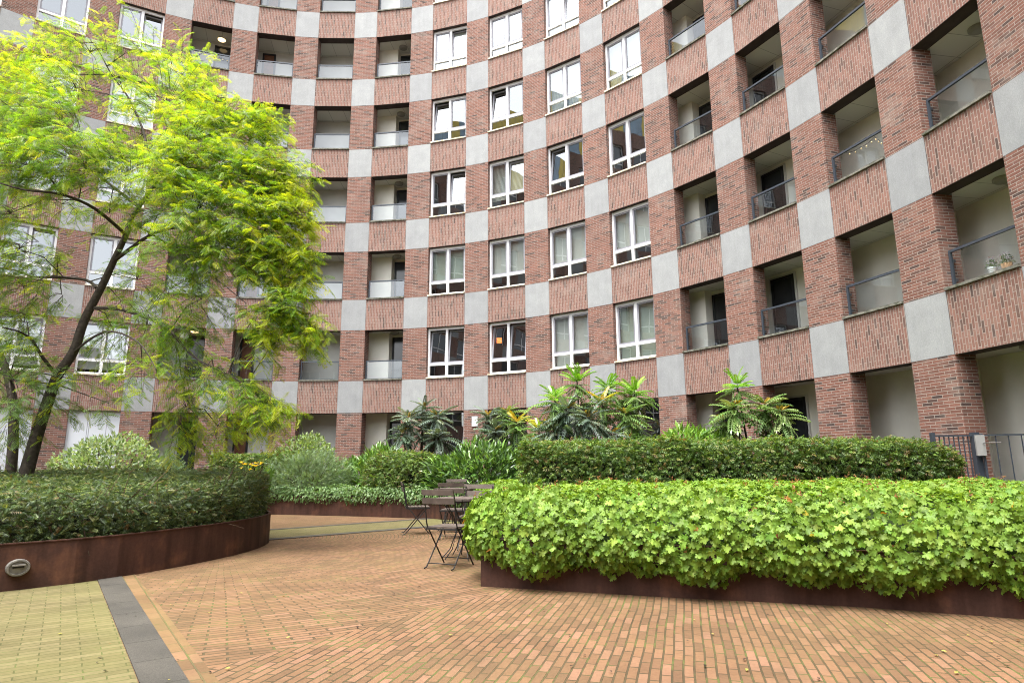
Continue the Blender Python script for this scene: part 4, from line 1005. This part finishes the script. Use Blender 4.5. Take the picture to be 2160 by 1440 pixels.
# second tree
t = thing('honey_locust_tree', 'slim second tree with a straight dark trunk at the left edge', 'tree', (*at(22, 1000, 10.6)[:2], .4))
tb = MB(); bb = MB(); tw = MB(); P, D, Nn, Z, C = [], [], [], [], []
limb(tb, A([(15, 1060), (26, 960), (29, 900), (28, 850), (15, 790), (-10, 720), (-40, 640), (-70, 560)], 10.6), [.085, .08, .076, .07, .06, .05, .04, .03], 9); tb.build('trunk', M_BARK, t, smooth=True)
for (px, py, dy, rx, ry, nt_) in [(30, 765, -.6, 55, 32, 24), (95, 770, -.8, 45, 30, 13), (40, 825, -.8, 55, 30, 24), (-40, 780, 0, 60, 50, 18), (100, 840, -.8, 40, 30, 14), (20, 890, -.7, 40, 25, 12), (160, 800, -.9, 35, 20, 6), (-60, 700, .3, 60, 50, 14), (230, 850, -1, 35, 14, 4)]:
    c = at(px, py, 10.6+dy); cc0 = at(20, 800, 10.6); s0 = at(20, 800, 10.6); bb.tube([s0, (s0+c)/2+[0, 0, .1], c], [.014, .01, .006], 4, cap=False)
    for j in range(nt_):
        v = unit(rng.normal(0, 1, 3)); o = c+v*rng.random()**.5*np.array([rx, rx, ry])*10/F
        spray(o, (o-cc0)*.4+v*.4+np.array([0, 0, .2]), rng.uniform(.3, .55), .12, [(3, (.15, .25, .08)), (3, (.20, .31, .12)), (2, (.11, .19, .05))], .175)
bb.build('branches', M_BARK, t); tw.build('twigs', M_TWIG, t)['kind'] = 'stuff'; scatter('crown', PIN[0], PIN[1], P, D, Nn, np.array(Z), np.array(C), M_LEAFTREE, t)

# ---------------------------------------------------------------- bistro tables and chairs
M_WOOD = simple('weathered_wood', (.105, .083, .07), .75, .3, 9, bump=.4)
M_IRON = simple('dark_iron', (.022, .02, .02), .5, .2, 20)
def local(o3, az):
    s, c = math.sin(az), math.cos(az)          # chair faces az (clockwise from +Y): local y = forward, x = right
    return lambda x, y, z: (o3[0]+x*c+y*s, o3[1]-x*s+y*c, o3[2]+z)
def chair(label, x, y, az):
    t = thing('bistro_chair', label, 'chair', (x, y, 0), 'folding bistro chairs'); T = local((x, y, 0), az)
    w = .195
    for i in range(6):
        b = MB(); y0 = -.17+i*.062; b.box(-w+.01, w-.01, y0, y0+.052, .437, .452, 0, T); b.build('seat_slat', M_WOOD, t, bevel=.003)
    for z0, z1 in ((.70, .765), (.80-.005, .855)):
        b = MB(); f = lambda z: -.185-(z-.45)*.20; pts = [(-w-.012, f(z0)-.012), (w+.012, f(z0)-.012)]
        c = [(-w-.012, f(z0)-.020, z0), (w+.012, f(z0)-.020, z0), (w+.012, f(z0), z0), (-w-.012, f(z0), z0), (-w-.012, f(z1)-.020, z1), (w+.012, f(z1)-.020, z1), (w+.012, f(z1), z1), (-w-.012, f(z1), z1)]
        b.hexa([T(*p) for p in c]); b.build('back_slat', M_WOOD, t, bevel=.004)
    for s in (-1, 1):
        X = s*w
        b = MB(); b.tube([T(X, .20, .012), T(X, .185, .03), T(X, -.165, .45), T(X, -.185, .50), T(X, -.245, .83)], .0085, 6); b.build('back_leg', M_IRON, t)
        X = s*(w-.02)
        b = MB(); b.tube([T(X, -.24, .012), T(X, -.20, .02), T(X, -.17, .05), T(X, .155, .43)], .0085, 6); b.build('front_leg', M_IRON, t)
    b = MB()
    b.tube([T(-w, .14, .085), T(w, .14, .085)], .006, 5); b.tube([T(-w+.02, -.175, .06), T(w-.02, -.175, .06)], .006, 5)
    for s in (-1, 1): b.box(s*w-.006, s*w+.006, -.19, .2, .415, .436, 0, T)
    b.box(-w, w, .19, .2, .418, .436, 0, T); b.box(-w, w, -.19, -.18, .418, .436, 0, T)
    b.build('seat_frame', M_IRON, t)
    return t
chair('wooden slatted bistro chair nearest the camera, back turned to us', -.72, 7.44, R(26))
chair('bistro chair seen side on, farthest left, beside the far table', -1.62, 10.98, R(78))
chair('bistro chair on the far side of the near round table', -.52, 8.95, R(190))
chair('bistro chair with its back turned, between the two round tables', -.92, 10.25, R(8))
chair('bistro chair behind the far table, against the planter', -1.1, 12.55, R(176))
def table(label, x, y, r):
    t = thing('bistro_table', label, 'table', (x, y, 0), 'round bistro tables'); T = local((x, y, 0), R(20))
    b = MB(); n = 9; wd = 2*r/n
    for i in range(n):
        x0, x1 = -r+i*wd+.004, -r+(i+1)*wd-.004; xs = np.linspace(x0, x1, 5)
        up = [(xx, math.sqrt(max(r*r-xx*xx, 1e-4))) for xx in xs]; poly = up[::-1]+[(xx, -yy) for xx, yy in up]
        b.quad([T(xx, yy, .725) for xx, yy in poly][::-1]); b.quad([T(xx, yy, .70) for xx, yy in poly])
        for j in range(len(poly)):
            p, q = poly[j], poly[(j+1) % len(poly)]; b.quad([T(*p, .70), T(*p, .725), T(*q, .725), T(*q, .70)])
    b.build('table_top', M_WOOD, t)
    b = MB(); ring = [T((r-.03)*math.cos(a), (r-.03)*math.sin(a), .692) for a in np.linspace(0, 2*math.pi, 25)]; b.tube(ring, .009, 5)
    b.box(-r+.03, r-.03, -.012, .012, .68, .699, 0, T); b.build('top_ring', M_IRON, t)
    for i in range(4):
        a = R(45+90*i); c, s = math.cos(a), math.sin(a)
        for da in (-.07, .07):
            b = MB(); ca, sa = math.cos(a+da*3), math.sin(a+da*3)
            b.tube([T(ca*r*.8, sa*r*.8, .69), T(ca*r*.45, sa*r*.45, .5), T(c*r*.28, s*r*.28, .34), T(ca*r*.5, sa*r*.5, .12), T(ca*r*.78, sa*r*.78, .01)], .007, 5); b.build('leg', M_IRON, t)
    return t
table('near round wooden bistro table with thin curved iron legs', -.60, 8.12, .36)
table('far round wooden bistro table near the planter', -1.03, 11.35, .36)

# ---------------------------------------------------------------- metal gate and railing by the right hedge
def railing(name, label, cat, p, q, n, extra=None):
    p, q = np.array(p, float), np.array(q, float); l = np.linalg.norm(q-p); d = (q-p)/l
    t = thing(name, label, cat, (*((p+q)/2), .42)); T = lambda u, v, z: (p[0]+d[0]*u-d[1]*v, p[1]+d[1]*u+d[0]*v, z)
    for z0, z1, h_ in ((1.535, 1.56, .02), (.60, .62, .016)):
        b = MB(); b.box(.03, l-.03, -h_, h_, z0, z1, 0, T); b.build('rail', M_RAIL, t)
    for i in range(n):
        u = .03+(l-.06)*(i+1)/(n+1); b = MB(); b.box(u-.007, u+.007, -.007, .007, .62, 1.535, 0, T); b.build('bar', M_RAIL, t)
    return t, T, l
r1, T1_, l1 = railing('railing', 'dark metal railing section meeting the end of the long hedge', 'railing', at(1972, 960, 10.55)[:2], at(2061, 960, 10.5)[:2], 7)
b = MB(); b.box(-.03, .03, -.03, .03, .42, 1.60, 0, T1_); b.build('post', M_RAIL, r1)
b = MB(); b.box(l1-.045, l1+.055, -.05, .05, .42, 1.60, 0, T1_); b.build('post', M_RAIL, r1)
r2, T2_, l2 = railing('metal_gate', 'dark barred metal gate with a grey lock box at the right edge', 'gate', at(2074, 960, 10.4)[:2], (9.2, 9.9), 8)
b = MB(); b.box(.0, .03, -.02, .02, .55, 1.57, 0, T2_); b.build('stile', M_RAIL, r2)
b = MB(); b.box(l2-.03, l2, -.02, .02, .55, 1.57, 0, T2_); b.build('stile', M_RAIL, r2)
b = MB(); b.box(-.10, .03, -.075, -.022, 1.22, 1.55, 0, T2_); b.build('lock_box', M_LAMPG, r2, bevel=.006)
b = MB(); b.tube([T2_(.0, -.08, 1.42), T2_(.0, -.13, 1.42), T2_(.22, -.13, 1.425)], .01, 6); b.build('handle', simple('bright_steel', (.55, .55, .55), .25, .05, 5, .5, .9), r2)

# ---------------------------------------------------------------- small things
# oval wall light on the left planter
w0, w1 = np.array([-4.74, 6.14]), np.array([-4.21, 6.68]); wd = unit(w1-w0); wn = np.array([wd[1], -wd[0]])
i = np.argmin([np.linalg.norm((LPs[j]+LPs[(j+1) % len(LPs)])/2-at(37, 1196, 6.25)[:2]) for j in range(len(LPs))]); pa, pb = LPs[i], LPs[(i+1) % len(LPs)]
wd = unit(pb-pa); wn = np.array([wd[1], -wd[0]]); r_ = pray(37, 1196); tt = ((pa-0)@wn)/(r_[:2]@wn); lc = r_*tt+[0, 0, CAMH]
t = thing('wall_light', 'oval grey bulkhead light with a dark slot on the left planter wall', 'wall light', tuple(lc))
def TW(x, y, z): return (lc[0]+wd[0]*x+wn[0]*z, lc[1]+wd[1]*x+wn[1]*z, lc[2]+y)
b = MB(); E2 = lambda r: [(r*math.cos(a)*.095, r*math.sin(a)*.078) for a in np.linspace(0, 2*math.pi, 28, endpoint=False)]
rings = [(1.0, .002), (1.0, .03), (.93, .045), (.78, .047), (.74, .034), (.0, .036)]
for (ra, za), (rb, zb_) in zip(rings, rings[1:]):
    ea, eb = E2(ra), E2(rb)
    for j in range(28): jj = (j+1) % 28; b.quad([TW(*ea[j], za), TW(*ea[jj], za), TW(*eb[jj], zb_), TW(*eb[j], zb_)])
b.build('housing', simple('weathered_aluminium', (.20, .19, .17), .55, .3, 30, .5, .3), t, smooth=False)
b = MB(); b.box(-.045, .045, -.002, .016, .037, .041, 0, TW); b.build('slot', M_BLACKMETAL, t)
b = MB(); b.box(-.05, .05, .017, .03, .037, .058, 0, TW); b.build('visor', simple('grey_visor', (.24, .225, .2), .6, .3, 30), t)
# notice on the brick pier
T, w = BAYS[1]; f0, f1, _, _ = pier_pts(1); f0, f1 = np.array(f0), np.array(f1); d = unit(f1-f0); nn = np.array([d[1], -d[0]])
nn = nn if nn@(np.array([CX, CY])-f0) > 0 else -nn
r_ = pray(1002, 888); q = r_*(((f0)@nn)/(r_[:2]@nn))+[0, 0, CAMH]
TN = lambda x, y, z: (q[0]+d[0]*x+nn[0]*z, q[1]+d[1]*x+nn[1]*z, q[2]+y)
t = thing('notice_sign', 'white square notice board fixed to the brick pier behind the mahonias', 'sign', tuple(q))
b = MB(); b.box(-.10, .10, -.16, .16, .003, .03, 0, TN); b.build('panel', M_WHITE, t, bevel=.004)
b = MB()
for x0, x1, y0, y1 in ((-.10, .10, .161, .175), (-.10, .10, -.175, -.161), (-.115, -.101, -.175, .175), (.101, .115, -.175, .175)): b.box(x0, x1, y0, y1, .003, .034, 0, TN)
b.build('frame', M_LAMPG, t)
# flower pots on the right balcony
T, w = BAYS[8]; zs = zt(0)+.051
tray = thing('plant_tray', 'flat wooden tray under two flower pots on the right balcony ledge', 'tray', T(.12, .27, zs))
b = MB(); b.box(-.32, .46, .20, .345, zs, zs+.02, 0, T); b.build('base', M_TRAY if 'M_TRAY' in globals() else simple('tray_wood', (.42, .22, .12), .7, .2, 8), tray)
b = MB(); b.box(-.32, .46, .20, .208, zs+.021, zs+.045, 0, T); b.box(-.32, .46, .337, .345, zs+.021, zs+.045, 0, T); b.box(-.32, -.312, .209, .336, zs+.021, zs+.045, 0, T); b.box(.452, .46, .209, .336, zs+.021, zs+.045, 0, T)
b.build('rim', simple('tray_rim_wood', (.42, .22, .12), .7, .2, 8), tray)
def pot(label, u, d, z, r, h, mats, stripes, n):
    t = thing('flower_pot', label, 'flower pot', T(u, d, z)); TP = lambda x, y, zz: T(u+x, d+y, z+zz)
    b = MB(); prof = [(.0, 0), (r*.78, 0), (r*.9, h*.45), (r, h), (r*.92, h), (r*.88, h*.86), (0, h*.86)]
    if stripes:
        prof = [(0, 0)]+[(r*(.78+.22*i/10), h*i/10) for i in range(11)]+[(r*.92, h), (r*.88, h*.86), (0, h*.86)]
    s0 = len(b.m); b.lathe(prof, 18, TP, 0)
    if stripes:
        for i in range(len(b.m)): b.m[i] = 1 if (i//18) in (2, 4, 6, 8) else 0
    b.build('pot', mats, t, smooth=True)
    v = unit(rng.normal(0, 1, (n, 3))); v[:, 2] = np.abs(v[:, 2]); s = rng.random((n, 1))**.4; P = np.array(TP(0, 0, h)) + v*s*[r*1.35, r*1.35, .15]
    scatter('foliage', LEAF_V, LEAF_F, P, v+rng.normal(0, .4, (n, 3)), rng.normal(0, .5, (n, 3))+[0, 0, 1], .035, blend(n, [(2, (.11, .17, .07)), (2, (.19, .25, .12))]), M_LEAF, t)
    k = n//2; v = unit(rng.normal(0, 1, (k, 3))); v[:, 2] = np.abs(v[:, 2])+.15; P = np.array(TP(0, 0, h))+v*[r*1.4, r*1.4, .17]
    scatter('blossom', LEAF_V, LEAF_F, P, rng.normal(0, 1, (k, 3)), v, .024, blend(k, [(2, (.50, .33, .52)), (2, (.66, .52, .66))]), M_LEAF, t)
pot('white striped flower pot with mauve heather on the right balcony', -.02, .275, zs+.021, .072, .155, [M_WHITE, simple('stripe_grey', (.45, .42, .36), .6)], True, 150)
pot('terracotta flower pot with mauve heather on the right balcony', .24, .275, zs+.021, .080, .145, [simple('terracotta', (.60, .36, .20), .75, .12, 9)], False, 170)
# string lights
M_BULB = simple('amber_bulb', (.75, .58, .30), .3, .2, 5); M_WHITEBULB = simple('white_bulb', (.8, .8, .78), .3, .05, 5)
def string_lights(label, k, n, pts, mat):
    T, w = BAYS[k]; z = zt(n)+.05; t = thing('string_lights', label, 'string lights', T(pts[0][0], .12, z+pts[0][1]))
    b = MB(); P = []
    for (u0, h0), (u1, h1) in zip(pts, pts[1:]):
        for i in range(8): s = i/8; P.append(T(u0+(u1-u0)*s, .125, z+h0+(h1-h0)*s-.35*abs(u1-u0)*s*(1-s)))
    b.tube(P, .005, 4); b.build('cable', M_BLACKMETAL, t)
    for i in range(2, len(P), 3):
        b = MB(); c = np.array(P[i])-[0, 0, .045]; b.lathe([(0, .02), (.008, .018), (.016, 0), (.012, -.014), (0, -.02)], 8, lambda x, y, zz: tuple(c+[x, y, zz])); b.build('bulb', mat, t, smooth=True)
string_lights('amber bulb string lights along the top left balcony railing', -3, 4, [(-.66, .66), (-.2, .62), (.25, .60), (.66, .50)], M_BULB)
string_lights('amber bulb string lights hanging in the right balcony with grey wall', 7, 1, [(-.3, .62), (.1, .55), (.45, .6), (.6, .4)], M_BULB)
string_lights('white bulb string lights on the balcony behind the tree branch', -3, 0, [(-.6, .45), (-.1, .4), (.4, .42), (.65, .5)], M_WHITEBULB)
# paper globe lamp in a first floor balcony
T, w = BAYS[-3]; r_ = pray(388, 708); m = np.array(T(0, .5, 0))[:2]; q = at(388, 708, m[1]-.05)
t = thing('globe_lamp', 'white paper globe lantern hanging in the balcony behind the tree', 'lamp', tuple(q))
b = MB(); b.lathe([(.16*math.cos(a), .16*math.sin(a)) for a in np.linspace(-1.45, 1.45, 14)], 24, lambda x, y, z: (q[0]+x, q[1]+y, q[2]+z)); b.build('shade', simple('paper', (.72, .69, .72), .8, .04, 3), t, smooth=True)
b = MB(); b.tube([q+[0, 0, .16], q+[0, 0, .42]], .004, 4); b.build('cord', M_BLACKMETAL, t)
# orange lamp inside a window
T, w = BAYS[2]; q = np.array(at(1053, 718, T(-.36, .5, 0)[1]))
t = thing('orange_lamp', 'small glowing orange square lamp inside the first floor window', 'lamp', tuple(q))
TL2 = lambda x, y, z: (q[0]+x, q[1]+y, q[2]+z)
b = MB(); b.box(-.085, .085, -.085, .085, -.08, .08, 0, TL2); b.build('shade', M_ORANGE, t, bevel=.03)
b = MB(); b.tube([q+[0, 0, .08], q+[0, 0, .5]], .004, 4); b.build('cord', M_BLACKMETAL, t)
# wicker chair on a balcony
T, w = BAYS[5]; zf_ = zt(2)-.32; cu_, cd_ = -.30, .68
t = thing('wicker_chair', 'small round backed wicker chair on the balcony behind the glass railing', 'chair', T(cu_, cd_, zf_))
M_WICKER = simple('wicker', (.42, .30, .17), .7, .25, 30)
TWk = lambda x, y, z: T(cu_+x, cd_+y, zf_+z)
b = MB(); b.lathe([(0, .40), (.22, .40), (.235, .42), (.22, .44), (0, .45)], 18, TWk); b.build('seat', M_WICKER, t, smooth=True)
b = MB(); b.tube([TWk(.25*math.cos(a), .25*math.sin(a), .44+.36*max(0, math.sin(a))**.6) for a in np.linspace(-.25, math.pi+.25, 15)], .016, 6)
b.build('back_hoop', M_WICKER, t)
b = MB(); A_ = np.linspace(.15, math.pi-.15, 9); Bk = [[TWk(.24*math.cos(a), .24*math.sin(a), .44), TWk(.25*math.cos(a), .25*math.sin(a), .44+.34*math.sin(a)**.6)] for a in A_]
for (p0, p1), (q0, q1) in zip(Bk, Bk[1:]): b.quad([p0, q0, q1, p1])
b.build('back_panel', M_WICKER, t)
for a in (.8, 2.34, 3.9, 5.5):
    b = MB(); b.tube([TWk(.2*math.cos(a), .2*math.sin(a), .41), TWk(.22*math.cos(a), .22*math.sin(a), .005)], .013, 6); b.build('leg', M_WICKER, t)
# debris on the paving
n = 130; px = np.column_stack([rng.uniform(-3.5, 3.5, n), rng.uniform(3.4, 7, n)])
ok = ~inside(px, RP) & ~inside(px, LPs); px = px[ok]; n = len(px)
tag(scatter('fallen_leaves', LEAF_V, LEAF_F, np.column_stack([px, np.full(n, .012)]), np.column_stack([rng.normal(0, 1, (n, 2)), np.zeros(n)]), np.column_stack([rng.normal(0, .2, (n, 2)), np.ones(n)]), .028*rng.uniform(.5, 1.4, n), blend(n, [(2, (.03, .02, .02)), (2, (.35, .32, .08)), (1, (.2, .1, .04))]), M_LEAF),
    'small fallen leaves and seeds scattered over the orange brick paving', 'fallen leaves', None, 'stuff')
